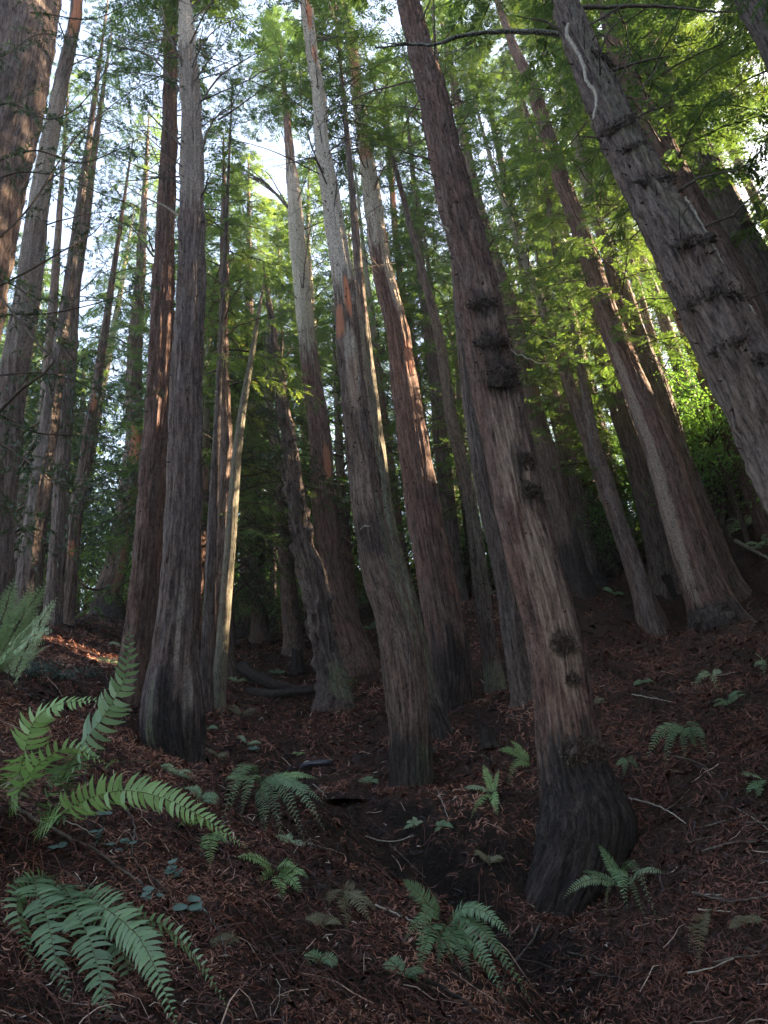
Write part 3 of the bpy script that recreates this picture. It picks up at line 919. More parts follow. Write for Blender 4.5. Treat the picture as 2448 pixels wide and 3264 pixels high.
tree('leftorange', 11, [(247, -20, 34), (240, 60, 38), (214, 185, 44), (185, 317, 48), (133, 590, 64), (96, 886, 80), (60, 1100, 92), (25, 1350, 98), (-5, 1700, 110), (-30, 2130, 125)],
     'slim-topped redwood leaning beside the left border trunk, top painted sunlit orange', k=80, ds=0.08, mat='grey', height=27, patches=[(20, 110, .4, .7, 'peel', .9), (500, 250, .2, 1.5, 'pale', .4), (950, 250, 0, 1.9, 'pale', .2)], crown=(SPARSE[0], -150, .9))  # sunlight on the top is an orange bark patch
tree('leftslim', 14, [(295, 516, 24), (270, 700, 38), (236, 922, 42), (222, 1150, 44), (205, 1370, 50), (190, 1660, 54), (172, 1900, 60), (165, 2060, 64)],
     'slender upright redwood right of the two trunks at the left border', k=56, ds=0.1, mat='grey', height=25, crown=(SPARSE[1], 700, .8))
tree('leftdark', 13, [(200, 1050, 40), (165, 1300, 60), (130, 1560, 72), (95, 1800, 84), (70, 2080, 92)],
     'dark brown trunk low behind the pale lacy fern', k=64, ds=0.1, mat='dark', height=26, crown=(SPARSE[0], 700, .8))
tree('leftscar', 15, [(305, 1250, 32), (290, 1330, 38), (271, 1480, 42), (238, 1664, 46), (222, 1850, 52), (205, 1985, 58)],
     'leaning slim trunk with small orange scar painted as sunlit near its foot', k=56, ds=0.1, mat='brown', height=19, crown=(SPARSE[1], 1180, .7),
     patches=[(1760, 30, .3, .5, 'peel', .7), (1290, 30, .5, .5, 'peel', .8)])  # orange sunlight painted into the bark colour
tree('leftsecond', 16, [(150, 1250, 40), (140, 1500, 52), (115, 1750, 60), (105, 1990, 66)], 'straight trunk standing among the crowded far left trunks', k=48, ds=0.12, mat='brown', height=25, crown=(SPARSE[1], 700, .9))
tree('sunlit', 19, [(445, 900, 34), (432, 1080, 44), (426, 1240, 50), (428, 1400, 56), (405, 1600, 64), (372, 1800, 76), (345, 1900, 88), (340, 1970, 104)],
     'tree with orange patch of painted sunlight halfway up, leaning left of the stout pair', k=64, ds=0.1, mat='brown', height=26, knob=.03, crown=(YOUNG[0], 1180, 1.1), char=.9,
     patches=[(1430, 75, .45, .55, 'peel', 1.0), (1620, 40, .7, .3, 'peel', .7), (1800, 150, .7, .25, 'peel', .35)])  # orange patches are sunlight painted on the right side
tree('thin_pole', 13, [(816, 1050, 13), (805, 1120, 16), (775, 1295, 24), (752, 1480, 30), (733, 1738, 36), (704, 2100, 40), (692, 2255, 46)],
     'pale yellowish bare pole tree leaning right beside the stout left redwood', name='bare_tree', k=40, ds=0.1, mat='grey', height=10, furrow=.006, patches=[(1650, 900, .1, 1.9, 'lich', .6)])
tree('brown_pole', 13.5, [(716, 797, 26), (712, 1100, 30), (722, 1400, 38), (722, 1480, 42), (706, 1738, 46), (684, 2070, 52), (670, 2230, 58)],
     'knotty brown tree crossing behind the pale pole', k=56, ds=0.1, mat='brown', height=19, knob=.03, crown=(YOUNG[0], 1250, 1.15))
tree('slim_left', 12.5, [(690, 1400, 20), (683, 1516, 26), (672, 1800, 34), (655, 2200, 42)], 'very thin dark trunk against the right side of the stout left redwood', k=40, ds=0.12, mat='dark', height=20, crown=(SPARSE[0], 700, .6))
tree('straight_far', 22, [(795, 1200, 36), (796, 1480, 52), (797, 1700, 60), (797, 1900, 70), (795, 2040, 92)],
     'straight dark-footed redwood standing alone up the gully', k=64, ds=0.12, mat='red', height=27, char=1.0, crown=(CROWNS[1], 900, 1.0))
tree('thin_dark', 22, [(890, 1150, 15), (885, 1300, 17), (872, 1640, 20), (871, 1900, 23), (871, 2030, 30)],
     'thin dark young tree right of the lone straight redwood up the gully', name='young_tree', k=36, ds=0.15, mat='dark', height=14, crown=(YOUNG[3], 1500, .8))
tree('knobby', 15, [(862, 1000, 16), (886, 1200, 26), (915, 1369, 38), (945, 1590, 56), (967, 1738, 68), (1000, 1850, 80), (1031, 2025, 76), (1060, 2180, 86), (1066, 2250, 110)],
     'crooked knobby dark trunk with mossy foot beside the fallen logs', k=90, ds=0.06, mat='dark', height=15, knob=0.11, furrow=.02,
     patches=[(2190, 70, 0.5, 0.6, 'lich', 1.0)])
tree('smooth_mid', 17, [(923, 480, 28), (934, 590, 40), (945, 738, 48), (967, 960, 55), (980, 1100, 54), (1000, 1250, 62), (1018, 1370, 68), (1033, 1590, 76), (1055, 1800, 82), (1092, 1950, 90), (1127, 2050, 96), (1144, 2135, 118)],
     'redwood with grey upper half abruptly turning dark red-brown below, behind the knobby trunk', k=80, ds=0.08, mat='red', height=31, crown=(CROWNS[3], 200, 1.1),
     patches=[(820, 330, 0, 1.99, 'pale', .8), (1490, 70, .55, .3, 'peel', .7), (900, 280, 0, 1.9, 'lich', .4)])  # orange patch on the right side is painted sunlight
tree('slim_a', 13.5, [(1355, 900, 24), (1372, 960, 26), (1400, 1074, 30), (1438, 1332, 36), (1490, 1553, 44), (1519, 1738, 48), (1556, 2033, 52), (1582, 2200, 64)],
     'slim grey trunk with green lichen foot just left of the big peeling redwood', k=56, ds=0.09, mat='grey', height=24, crown=(SPARSE[0], 600, .8), patches=[(2170, 50, 0, 1.9, 'lich', .9), (1500, 500, 0, 1.9, 'lich', .3)])
tree('slim_b', 12, [(1455, 850, 30), (1467, 1000, 36), (1497, 1295, 42), (1549, 1590, 56), (1600, 1812, 62), (1640, 2070, 66), (1672, 2235, 76)],
     'dark slim trunk half hidden by the left side of the big peeling redwood', k=56, ds=0.09, mat='dark', height=24, crown=(SPARSE[1], 600, .8))
tree('far_a', 19, [(1330, 700, 22), (1345, 900, 28), (1362, 1040, 32), (1386, 1221, 38), (1408, 1443, 46), (1438, 1700, 52), (1452, 1880, 58)],
     'distant dark trunk between the straight redwood and the slim grey one', k=48, ds=0.12, mat='dark', height=27, crown=(CROWNS[0], 900, .9))
tree('behind_main', 17.5, [(1438, 221, 22), (1490, 500, 32), (1535, 700, 42), (1590, 880, 52), (1637, 1040, 60), (1696, 1295, 68), (1765, 1550, 76), (1805, 1720, 84), (1832, 1870, 98)],
     'purplish redwood close behind the right side of the big peeling redwood', k=72, ds=0.09, mat='brown', height=31, crown=(CROWNS[2], 350, 1.0), char=1.4)
tree('right_slim', 19, [(1570, 390, 16), (1585, 457, 20), (1630, 664, 27), (1674, 885, 33), (1704, 1092, 42), (1780, 1330, 55), (1836, 1590, 64), (1873, 1812, 76), (1888, 1880, 92)],
     'slim grey redwood crossing the bright sky gap right of centre', k=56, ds=0.1, mat='grey', height=30, crown=(CROWNS[1], 200, .8), char=.8)
tree('right_pole', 16.5, [(1755, 680, 18), (1770, 800, 20), (1833, 1074, 26), (1860, 1220, 30), (1895, 1406, 36), (1932, 1517, 40), (1990, 1700, 46), (2043, 1848, 52), (2090, 2030, 60)],
     'thin knotty pole tree in front of the leaning pair', k=48, ds=0.1, mat='grey', height=20, knob=.02, crown=(SPARSE[0], 750, .7))
tree('far_b', 21, [(1690, 480, 34), (1720, 620, 40), (1750, 740, 44), (1800, 950, 52), (1850, 1180, 58), (1905, 1400, 64), (1960, 1620, 72), (1990, 1790, 86)],
     'grey-brown distant trunk along the right edge of the sky gap', k=48, ds=0.12, mat='brown', height=30, crown=(CROWNS[3], 600, .8))
tree('pair_left', 18, [(1740, 560, 26), (1790, 720, 36), (1840, 885, 44), (1903, 1074, 54), (1962, 1258, 66), (2021, 1443, 76), (2073, 1627, 84), (2110, 1790, 88), (2125, 1870, 96)],
     'narrow grey-streaked trunk on the left of the leaning right-hand group', k=64, ds=0.09, mat='grey', height=27, crown=(CROWNS[0], 700, .8))
tree('pair_main', 15, [(1637, 148, 28), (1704, 295, 42), (1770, 517, 50), (1851, 738, 58), (1910, 922, 68), (1962, 1074, 78), (2050, 1295, 96), (2110, 1443, 108), (2176, 1664, 130), (2240, 1860, 146), (2290, 1990, 172)],
     'reddish leaning redwood in the middle of the right-hand group, dark rooted foot', k=100, ds=0.07, mat='red', height=32, knob=.02, crown=(CROWNS[1], -100, 1.0), char=.5,
     patches=[(1500, 450, -.8, .25, 'pale', .3)])
tree('pair_right', 17, [(1726, 148, 20), (1800, 332, 26), (1851, 517, 30), (1903, 701, 38), (1977, 886, 44), (2030, 1050, 52), (2110, 1258, 64), (2176, 1480, 78), (2257, 1700, 90), (2325, 1870, 98), (2345, 1905, 104)],
     'lichen-grey topped redwood leaning on the right side of the reddish one', k=64, ds=0.09, mat='brown', height=31, crown=(CROWNS[2], 0, .9),
     patches=[(350, 400, 0, 1.9, 'lich', .6), (500, 350, 0, 1.9, 'pale', .35)])
tree('bigright', 7, [(1797, -30, 66), (1818, 60, 84), (1844, 133, 100), (1914, 295, 114), (1980, 435, 132), (2070, 627, 155), (2165, 790, 190), (2255, 960, 216), (2352, 1148, 238), (2420, 1288, 244), (2500, 1457, 250), (2570, 1620, 262), (2680, 1900, 290), (2820, 2300, 350)],
     'large knobby redwood leaning in from the right border with black whorls and curved dead limbs',
     k=140, ds=0.045, wmul=1.08, furrow=0.014, knob=0.05, mat='grey', height=25, crown=(CROWNS[3], -120, 1.25),
     patches=[(350, 300, 0.1, 0.6, 'lich', 0.35), (700, 100, .2, .5, 'lich', .4), (800, 400, 0.5, .6, 'wood', .25)])
tree('right_b1', 11, [(1930, 40, 40), (1960, 150, 52), (2030, 310, 72), (2095, 443, 92), (2190, 640, 112), (2330, 900, 140), (2440, 1150, 152), (2560, 1450, 165), (2700, 1850, 190)],
     'pinkish brown trunk right behind the large knobby right border redwood', k=80, ds=0.08, mat='red', height=27, crown=(CROWNS[0], 640, 1.35), knob=.02)
tree('right_b2', 13, [(1985, -20, 44), (2030, 100, 62), (2110, 258, 82), (2205, 443, 98), (2280, 590, 108), (2368, 775, 126), (2445, 922, 142), (2560, 1180, 150), (2700, 1500, 170)],
     'dark red trunk second behind the large knobby right border redwood', k=72, ds=0.1, mat='dark', height=27, crown=(CROWNS[2], 330, 1.3))
tree('corner', 7.5, [(2340, -150, 100), (2400, 0, 118), (2470, 130, 126), (2600, 400, 140), (2900, 1000, 200)],
     'dark trunk cutting across the top right corner', k=64, ds=0.12, mat='dark', height=24)
tree('far_c', 20, [(1238, 400, 12), (1250, 610, 18), (1262, 760, 22), (1278, 900, 26), (1310, 1100, 34), (1345, 1400, 44), (1372, 1800, 50)], 'distant slim trunk with orange streak of painted sunlight right of the second redwood', k=40, ds=0.15, mat='brown', height=29,
     patches=[(640, 130, .3, .7, 'peel', .9)], crown=(CROWNS[3], 500, .8))  # the streak is sunlight painted into the bark

rb = np.random.default_rng(22)
for key, n, a, b, l0, l1 in [('centre', 14, -50, 700, .4, 1.4), ('second', 14, -50, 700, .4, 1.4), ('leftmain', 10, -50, 700, .4, 1.4), ('bigright', 8, 0, 1200, .3, 1.0), ('centre', 12, -50, 900, .8, 2.2), ('second', 12, -50, 900, .8, 2.2), ('main', 8, -50, 800, .8, 2.2), ('leftback', 8, 0, 1000, .8, 2.2), ('leftmain', 8, -50, 500, 1., 3.), ('bigright', 8, 0, 900, .6, 1.6), ('far_b', 8, 500, 1100, .8, 2), ('behind_main', 8, 300, 900, .8, 2.2), ('leftmain', 16, -50, 560, 1.5, 3.4), ('leftback', 12, 0, 700, 1.0, 2.6), ('centre', 18, -50, 620, 1.2, 3.0), ('second', 18, -50, 620, 1.2, 3.0), ('main', 10, -50, 500, 1.2, 3.2), ('smooth_mid', 16, 480, 1000, 1.2, 3.0),
                             ('pair_main', 8, 160, 600, 1.0, 2.5), ('right_slim', 8, 400, 900, 1., 2.2), ('leftorange', 10, 0, 900, 1., 2.4), ('leftslim', 10, 600, 1200, 1, 2.2), ('right_b2', 6, 50, 600, 1, 2.6), ('right_b1', 6, 50, 600, 1, 2.4)]:
    auto_branches(TREES[key], rb, n, a, b, l0, l1, r=.027, up=.35, twigs=7)
rb = np.random.default_rng(21)
for key, n, a, b, l0, l1, r in [('main', 16, 20, 700, 0.5, 2.2, .018), ('main', 12, 700, 1250, 0.2, .9, .012), ('centre', 26, 0, 800, 0.5, 2.0, .014), ('centre', 14, 800, 1600, 0.1, .5, .010),
                                ('second', 26, 0, 800, 0.5, 2.0, .014), ('second', 10, 800, 1500, .1, .6, .010), ('leftmain', 22, 0, 620, 0.6, 2.6, .020), ('leftmain', 6, 620, 1400, .2, 1.0, .012),
                                ('leftback', 16, 0, 1000, .4, 1.8, .016), ('leftorange', 16, 0, 1100, .5, 1.8, .014), ('leftslim', 16, 500, 1600, .4, 1.8, .012), ('leftscar', 8, 1300, 1900, .4, 1.6, .012),
                                ('sunlit', 10, 1000, 1700, .4, 1.4, .014), ('brown_pole', 20, 820, 1700, .5, 1.8, .012), ('smooth_mid', 26, 480, 1300, .5, 2.4, .014), ('knobby', 12, 1100, 1700, .5, 1.6, .018),
                                ('slim_a', 12, 950, 1900, .3, 1.0, .009), ('right_slim', 16, 400, 1300, .4, 1.8, .012), ('right_pole', 14, 700, 1800, .3, 1.0, .010), ('behind_main', 10, 300, 1100, .5, 1.8, .014),
                                ('pair_main', 10, 160, 800, .5, 1.8, .015), ('pair_right', 10, 160, 900, .5, 1.8, .013), ('far_b', 10, 500, 1200, .5, 1.6, .013), ('bigright', 14, 60, 1200, .25, .9, .014),
                                ('right_b1', 8, 60, 800, .4, 1.5, .014), ('right_b2', 8, 60, 800, .4, 1.6, .014), ('centre_back', 8, 800, 1500, .4, 1.2, .010), ('straight_far', 8, 1200, 1800, .3, 1.0, .012),
                                ('leftedge', 6, 100, 1000, .3, 1.2, .015), ('thin_pole', 6, 1100, 2000, .2, .6, .007), ('leftdark', 8, 1100, 1800, .3, 1.3, .012), ('far_c', 10, 500, 1200, .4, 1.4, .01)]:
    auto_branches(TREES[key], rb, n, a, b, l0, l1, r=r)
for key, n, a, b, L in [('main', 120, 100, 1250, .07), ('main', 30, 1300, 2300, .05), ('centre', 110, 0, 1750, .06), ('second', 110, 0, 1700, .06), ('leftmain', 60, 100, 1500, .06), ('bigright', 110, 50, 1500, .10),
                        ('smooth_mid', 60, 500, 1600, .08), ('knobby', 80, 1200, 2000, .12), ('brown_pole', 50, 800, 2100, .07), ('right_pole', 50, 750, 1900, .07), ('slim_a', 50, 950, 2100, .06), ('right_slim', 50, 450, 1700, .08),
                        ('sunlit', 50, 1000, 1900, .1), ('pair_main', 50, 200, 1200, .08), ('leftback', 50, 200, 1800, .07), ('leftedge', 40, 0, 1500, .08), ('leftscar', 30, 1250, 1900, .08), ('far_c', 20, 500, 1300, .08), ('thin_pole', 30, 1100, 2150, .04)]:
    stubs(TREES[key], rb, n, a, b, L)

M, U, LM = TREES['main'], TREES['bigright'], TREES['leftmain']
for px, py, rx, ry in [(1594, 1240, 58, 50), (1542, 1011, 46, 24), (1566, 1136, 52, 24), (1672, 1505, 26, 34), (1690, 1600, 34, 30), (1786, 2074, 32, 30), (1815, 2184, 22, 18), (1848, 2413, 62, 42)]:
    burl(M, px, py, rx, ry, rb, n=int(90 + rx * ry / 6))
for px, py, rx, ry in [(2073, 627, 70, 24), (2195, 834, 70, 34), (1962, 443, 60, 28), (1915, 229, 50, 20), (2210, 990, 60, 30), (2330, 1010, 50, 26), (2005, 520, 40, 18), (2420, 1210, 60, 26), (2290, 1140, 60, 24)]:
    burl(U, px, py, rx, ry * .8, rb, n=150, spike=.9)
burl(TREES['pair_main'], 2250, 1985, 60, 36, rb, n=120)

X2 = lambda pts: [(1224 + a / 1.3554, b / 1.3554) for a, b in pts]
X1 = lambda pts: [(a / 1.3554, b / 1.3554) for a, b in pts]
pxbranch(U, X2([(760, 148), (640, 136), (450, 140), (340, 150), (255, 180), (200, 195), (100, 192), (0, 205), (-40, 206)]), 20, -.02, M_LICH, 1)
pxbranch(U, X2([(205, 200), (150, 185), (60, 190), (-30, 180)]), 9, -.08, M_LICH, 0)
pxbranch(U, X2([(850, 35), (960, 30), (1100, 28), (1250, 32), (1400, 48), (1560, 52)]), 15, -.05, M_TWIG, 2)
pxbranch(U, X2([(780, 140), (700, 95), (570, 65)]), 11, -.1, M_TWIG, 1)
pxbranch(U, X2([(930, 310), (935, 230), (965, 150), (1020, 80)]), 12, -.1, M_TWIG, 2)
pxbranch(U, X2([(975, 310), (1080, 275), (1250, 238)]), 13, -.1, M_TWIG, 2)
pxbranch(U, X2([(1230, 855), (1290, 810), (1360, 770), (1440, 750), (1520, 740)]), 13, -.1, M_TWIG, 2)
pxbranch(U, X2([(1310, 1110), (1340, 1020), (1400, 970), (1500, 930), (1590, 850), (1680, 790)]), 13, -.1, M_TWIG, 2)
pxbranch(U, X2([(1510, 1340), (1600, 1280), (1700, 1235)]), 12, -.1, M_TWIG, 1)
pxbranch(U, X2([(1110, 390), (1160, 320), (1195, 260)]), 8, .3, M_TWIG, 1)
pxbranch(U, X2([(945, 620), (900, 590), (840, 610)]), 8, -.1, M_TWIG, 1)
pxbranch(U, X2([(1180, 800), (1205, 770), (1235, 755)]), 12, -.1, M_BURL, 1)
pxbranch(M, X2([(290, 790), (240, 640), (190, 500), (150, 420), (100, 280), (60, 150), (-20, 60)]), 9, -.06, M_TWIG, 2)
pxbranch(M, X2([(320, 1045), (270, 990), (195, 930)]), 10, -.1, M_PALE, 0)
pxbranch(M, X2([(345, 1145), (300, 1105)]), 9, -.1, M_PALE, 0)
pxbranch(M, X2([(275, 500), (290, 440), (325, 385)]), 8, -.1, M_TWIG, 0)
pxbranch(M, X2([(200, 570), (120, 500), (70, 440)]), 9, -.1, M_TWIG, 1)
pxbranch(M, X2([(200, 690), (100, 660), (-10, 625)]), 8, -.1, M_TWIG, 1)
pxbranch(M, [(1625, 1110), (1650, 1130), (1690, 1145), (1725, 1160), (1760, 1150)], 5, -.2, M_PALE, 0)
pxbranch(M, [(1725, 1588), (1760, 1589)], 5, -.1, M_PALE, 0)
pxbranch(TREES['centre'], [(1150, 1690), (1158, 1680), (1178, 1676)], 9, -.35, M_PALE, 0)
pxbranch(LM, X1([(830, 465), (835, 330), (860, 200), (875, 110)]), 11, -.2, M_TWIG, 1)
pxbranch(LM, X1([(800, 425), (740, 340), (640, 240), (480, 190), (360, 130)]), 10, -.1, M_TWIG, 4)
pxbranch(LM, X1([(880, 430), (940, 340), (1040, 270), (1200, 180)]), 8, -.1, M_TWIG, 4)
pxbranch(LM, X1([(870, 665), (900, 560), (950, 490), (1010, 440), (1045, 375)]), 9, -.1, M_TWIG, 3)
pxbranch(LM, X1([(945, 520), (1060, 440), (1180, 350)]), 7, -.5, M_TWIG, 3)
pxbranch(LM, X1([(855, 860), (890, 810), (898, 735)]), 9, -.2, M_TWIG, 0)
pxbranch(LM, X1([(825, 890), (832, 820)]), 8, -.2, M_TWIG, 0)
pxbranch(LM, X1([(785, 940), (700, 885), (620, 850), (530, 790)]), 9, -.1, M_PALE, 3)
pxbranch(LM, X1([(800, 655), (750, 590), (690, 540), (600, 440)]), 9, -.1, M_TWIG, 3)
pxbranch(LM, X1([(835, 1170), (860, 1120), (872, 1095)]), 7, -.1, M_TWIG, 0)
pxbranch(LM, X1([(800, 320), (770, 230), (720, 130), (700, 30)]), 10, -.2, M_TWIG, 3)
pxbranch(TREES['leftback'], X1([(730, 1050), (760, 960)]), 9, -.2, M_TWIG, 0)
pxbranch(TREES['leftback'], X1([(665, 1110), (600, 1020), (530, 940)]), 8, -.2, M_TWIG, 2)
pxbranch(TREES['leftback'], X1([(665, 1090), (640, 1020), (640, 955)]), 7, -.2, M_TWIG, 1)
pxbranch(TREES['knobby'], [(880, 1160), (850, 1110), (838, 1070)], 14, 0, M_LIMB, 2)
pxbranch(TREES['knobby'], [(895, 1150), (900, 1090), (902, 1040)], 12, 0, M_LIMB, 2)
pxbranch(TREES['knobby'], [(890, 1170), (930, 1115), (960, 1100)], 10, 0, M_LIMB, 2)
pxbranch(TREES['brown_pole'], [(735, 1700), (790, 1760), (830, 1830), (870, 1900)], 6, .3, M_TWIG, 1)
for q in range(9):
    rr_ = rb.uniform(-40, 40)
    pxbranch(TREES['smooth_mid'], [(938, 690), (900 - q * 6, 640 - q * 7 + rr_ * .3), (850 - q * 16, 590 - q * 12 + rr_), (790 - q * 14, 560 + rr_)], 6, -.1, M_TWIG, 2)

# the pale vine hanging along the large right border redwood, and the pale root-like runner lower down
def vine(pts, w, Y, label):
    P = resample(np.array([at(a, b, Y * S) for a, b in pts]), np.ones(len(pts)), np.ones(len(pts)), .06)[:, :3]
    P = P + RNG.normal(0, .006, P.shape)
    mb = MB()
    tube(mb, P, w / 2 * (P[0] @ FWD) / F_PX * np.linspace(1, .7, len(P)), 6)
    o = mb.build('vine', M_PALE, smooth=True)
    tag(o, label, 'vine')
vine(X2([(795, 105), (790, 150), (830, 215), (865, 290), (875, 345), (915, 400), (918, 450), (905, 515)]), 13, 6.75, 'twisting pale vine dangling on the upper left side of the large knobby redwood')
vine(X2([(1300, 850), (1350, 930), (1400, 1020), (1460, 1130), (1510, 1230), (1590, 1340), (1625, 1420), (1640, 1490)]), 9, 6.75, 'thin pale vine running down the right side of the large knobby redwood')

# ------------------------------------------------------------------ distant redwoods and leafy trees (repeats of one kind each)
def simple_trunk_mesh(seed, h=30.0, r=0.30):
    rng = np.random.default_rng(seed)
    k, n = 22, 90
    z = np.linspace(-0.8, h, n)
    R = r * (1 - np.clip(z, 0, None) / h * 0.88) * (1 + 0.5 * np.exp(-np.clip(z, 0, None) / 0.5))
    cx = 0.35 * (vn(z * 0.09, 0, 0, seed) - .5); cy = 0.35 * (vn(z * 0.09, 5, 0, seed) - .5)
    th = np.arange(k) * 2 * math.pi / k
    c, s_ = np.cos(th)[None], np.sin(th)[None]
    rad = R[:, None] * (1 + 0.16 * (fbm(c * 3, s_ * 3, z[:, None] * .4, seed) - .5))
    V = np.stack([cx[:, None] + rad * c, cy[:, None] + rad * s_, z[:, None] + 0 * c], -1)
    i = np.arange(n - 1)[:, None] * k; j = np.arange(k)[None]
    mb = MB()
    zz = np.zeros(n * k)
    pl = np.clip((z[:, None] - h * .35) / 8 + (fbm(c * 3, s_ * 3, z[:, None] * .5, seed) - .6) * 2, 0, .7) + 0 * c
    mb.add(V, np.stack([i + j, i + (j + 1) % k, i + k + (j + 1) % k, i + k + j], -1).reshape(-1, 4), 0, char=zz, pale=pl.ravel() * .5, wood=zz, peel=zz, lich=pl.ravel())
    for q in range(46):       # dead twig whorls belong to the trunk of a far tree
        zq = rng.uniform(3, h * .6); a = rng.uniform(0, 6.28); L = rng.uniform(.3, 1.5)
        tt = np.linspace(0, 1, 5)[:, None]
        P = np.array([0, 0, zq]) + np.array([math.cos(a), math.sin(a), .15]) * L * tt + np.array([0, 0, -.3]) * L * tt ** 2
        tube(mb, P, .018 * (1 - tt[:, 0] * .7), 3, 1, char=0., pale=0., wood=0., peel=0., lich=0.)
    V = np.concatenate(mb.v)
    vec = np.stack([V[:, 0], V[:, 1], V[:, 2]], -1)
    o = mb.build('trunk', [BARK[['brown', 'grey', 'red'][seed % 3]], M_TWIG], smooth=True, vec=vec)
    me = o.data
    bpy.data.objects.remove(o)
    return me

FT = [simple_trunk_mesh(i, r=[.26, .32, .22][i % 3]) for i in range(3)]
def stand(px, Y, hs, me_t, me_c, cr0, wd, rng, label, group, name='redwood_tree', lean=0.0, Lc=14.0):
    x = at(px, 1632, Y)[0]
    z = float(H(x, Y)[0])
    root = empty(name, (x, Y, z), label, 'tree', group)
    o = bpy.data.objects.new('trunk', me_t); COL.objects.link(o); o.parent = root
    o.scale = (wd ** .5, wd ** .5, hs)
    o.rotation_euler = (lean * rng.normal(0, 1), lean * rng.normal(0, 1), rng.uniform(0, 6.28))
    rt = o.rotation_euler.to_matrix()
    top = rt @ mathutils.Vector((0, 0, 30 * hs))
    put_crown(me_c, root, np.array(root.location) + np.array(top) * cr0, np.array(root.location) + np.array(top), wd, rng.uniform(0, 6.28), Lc)
    return root

rf = np.random.default_rng(77)
def in_gap(px):
    return (330 < px < 440) or (1590 < px < 1730)
cnt = 0
for Yr, num in ((27, 11), (34, 15), (42, 13), (51, 10)):
    for i in range(num):
        px = -200 + 2850 * (i + rf.uniform(0.1, .9)) / num
        if in_gap(px): continue
        stand(px, Yr + rf.uniform(-3, 3), rf.uniform(.62, .9), FT[cnt % 3], CROWNS[cnt % 4], rf.uniform(.25, .5), rf.uniform(1.0, 1.4), rf,
              'distant slender redwood standing deep in the misty stand behind the nearer trunks', 'distant redwoods behind', lean=.025)
        cnt += 1

# leafy understory trees: trunk with spreading limbs and clumps of broad leaves
def leafy_mesh(seed, h=7.0, r=2.4, leafm='broad', n=26, ls=0.13, per=150):
    rng = np.random.default_rng(seed)
    mt, ml = MB(), MB()
    z = np.linspace(-.4, h * .8, 14)
    ax = np.stack([.5 * (vn(z * .3, 1, 0, seed) - .5) * z * .4, .5 * (vn(z * .3, 9, 0, seed) - .5) * z * .4, z], -1)
    tube(mt, ax, .10 * (1 - z / h * .8).clip(.1), 8)
    for i in range(n):
        k = rng.integers(4, 14)
        a = rng.uniform(0, 6.28); L = r * rng.uniform(.35, 1.0)
        b = ax[k]
        e = b + np.array([math.cos(a) * L, math.sin(a) * L, rng.uniform(-.1, 1.3)])
        tt = np.linspace(0, 1, 6)[:, None]
        P = b + (e - b) * tt + np.array([0, 0, .35]) * np.sin(tt * 3.14) * L * .5
        tube(mt, P, .035 * (1 - tt[:, 0] * .8), 4)
        R = rng.uniform(.45, .95)
        m = int(per * R)
        # layered flat sprays rather than a ball
        u = nrm(rng.normal(0, 1, (m, 3))) * (rng.random((m, 1)) ** .45) * np.array([R, R, R * .5])
        u[:, 2] = np.round(u[:, 2] / .22) * .22 + rng.normal(0, .035, m)
        C = e + u
        D = nrm(u * np.array([1, 1, .2]) + rng.normal(0, .5, (m, 3)) + np.array([0, 0, -.35]))
        N = np.array([0, 0, 1.0]) + rng.normal(0, .45, (m, 3))
        leaves(ml, C, D, N, rng.uniform(.6, 1.2, m) * ls, rng.uniform(.35, .5, m) * ls, 0, np.clip(rng.normal(.5, .2, m), 0, 1))
    a = mt.build('trunk', M_LIMB, smooth=True); b = ml.build('crown', LEAF[leafm])
    ra, rb_ = a.data, b.data
    bpy.data.objects.remove(a); bpy.data.objects.remove(b)
    return ra, rb_

LEAFY = [leafy_mesh(400 + i) for i in range(4)]
BUSH = [leafy_mesh(500 + i, h=2.2, r=1.5, n=22, ls=.10, per=210) for i in range(3)]
DARKB = [leafy_mesh(600 + i, h=5.0, r=2.2, leafm='bay', n=24, ls=.12, per=130) for i in range(2)]

def plant(px, Y, meshes, sc_, rng, label, group, name, cat):
    x = at(px, 1632, Y)[0]
    root = empty(name, (x, Y, float(H(x, Y)[0])), label, cat, group)
    rz = rng.uniform(0, 6.28)
    for nm, me in zip(('trunk' if cat == 'tree' else 'stem', 'crown' if cat == 'tree' else 'foliage'), meshes):
        o = bpy.data.objects.new(nm, me); COL.objects.link(o); o.parent = root
        o.rotation_euler = (0, 0, rz); o.scale = (sc_, sc_, sc_ * rng.uniform(.85, 1.15))
    return root

for i in range(36):
    px = -100 + 2700 * (i + rf.uniform(0, 1)) / 36
    plant(px, rf.uniform(31, 50), LEAFY[i % 4], rf.uniform(1.0, 1.9), rf, 'bright green leafy tree filling the gap between far trunks', 'leafy trees behind the redwoods', 'leafy_tree', 'tree')
for i in range(60):
    px = -100 + 2700 * (i + rf.uniform(0, 1)) / 60
    plant(px, rf.uniform(25, 36), BUSH[i % 3], rf.uniform(.8, 1.5), rf, 'bright green bush on the upper slope behind the trunks', 'bushes on the upper slope', 'bush', 'bush')
for px, Y in ((2330, 25), (2230, 27), (2420, 27), (2500, 24), (2290, 24), (2380, 26), (2250, 25)):
    plant(px, Y, BUSH[int(px) % 3], 1.6, rf, 'green bush on the bright slope beyond the leaning right-hand group', 'bushes beyond the right-hand group', 'bush', 'bush')
for px, Y, s_ in ((2270, 25, 1.0), (2350, 23, .9), (2430, 26, 1.2), (2200, 28, 1.2), (2500, 24, 1.1)):
    plant(px, Y, LEAFY[int(px) % 4], s_, rf, 'fresh green leafy tree between the leaning right-hand group and the border redwood', 'leafy trees beyond the right-hand group', 'leafy_tree', 'tree')
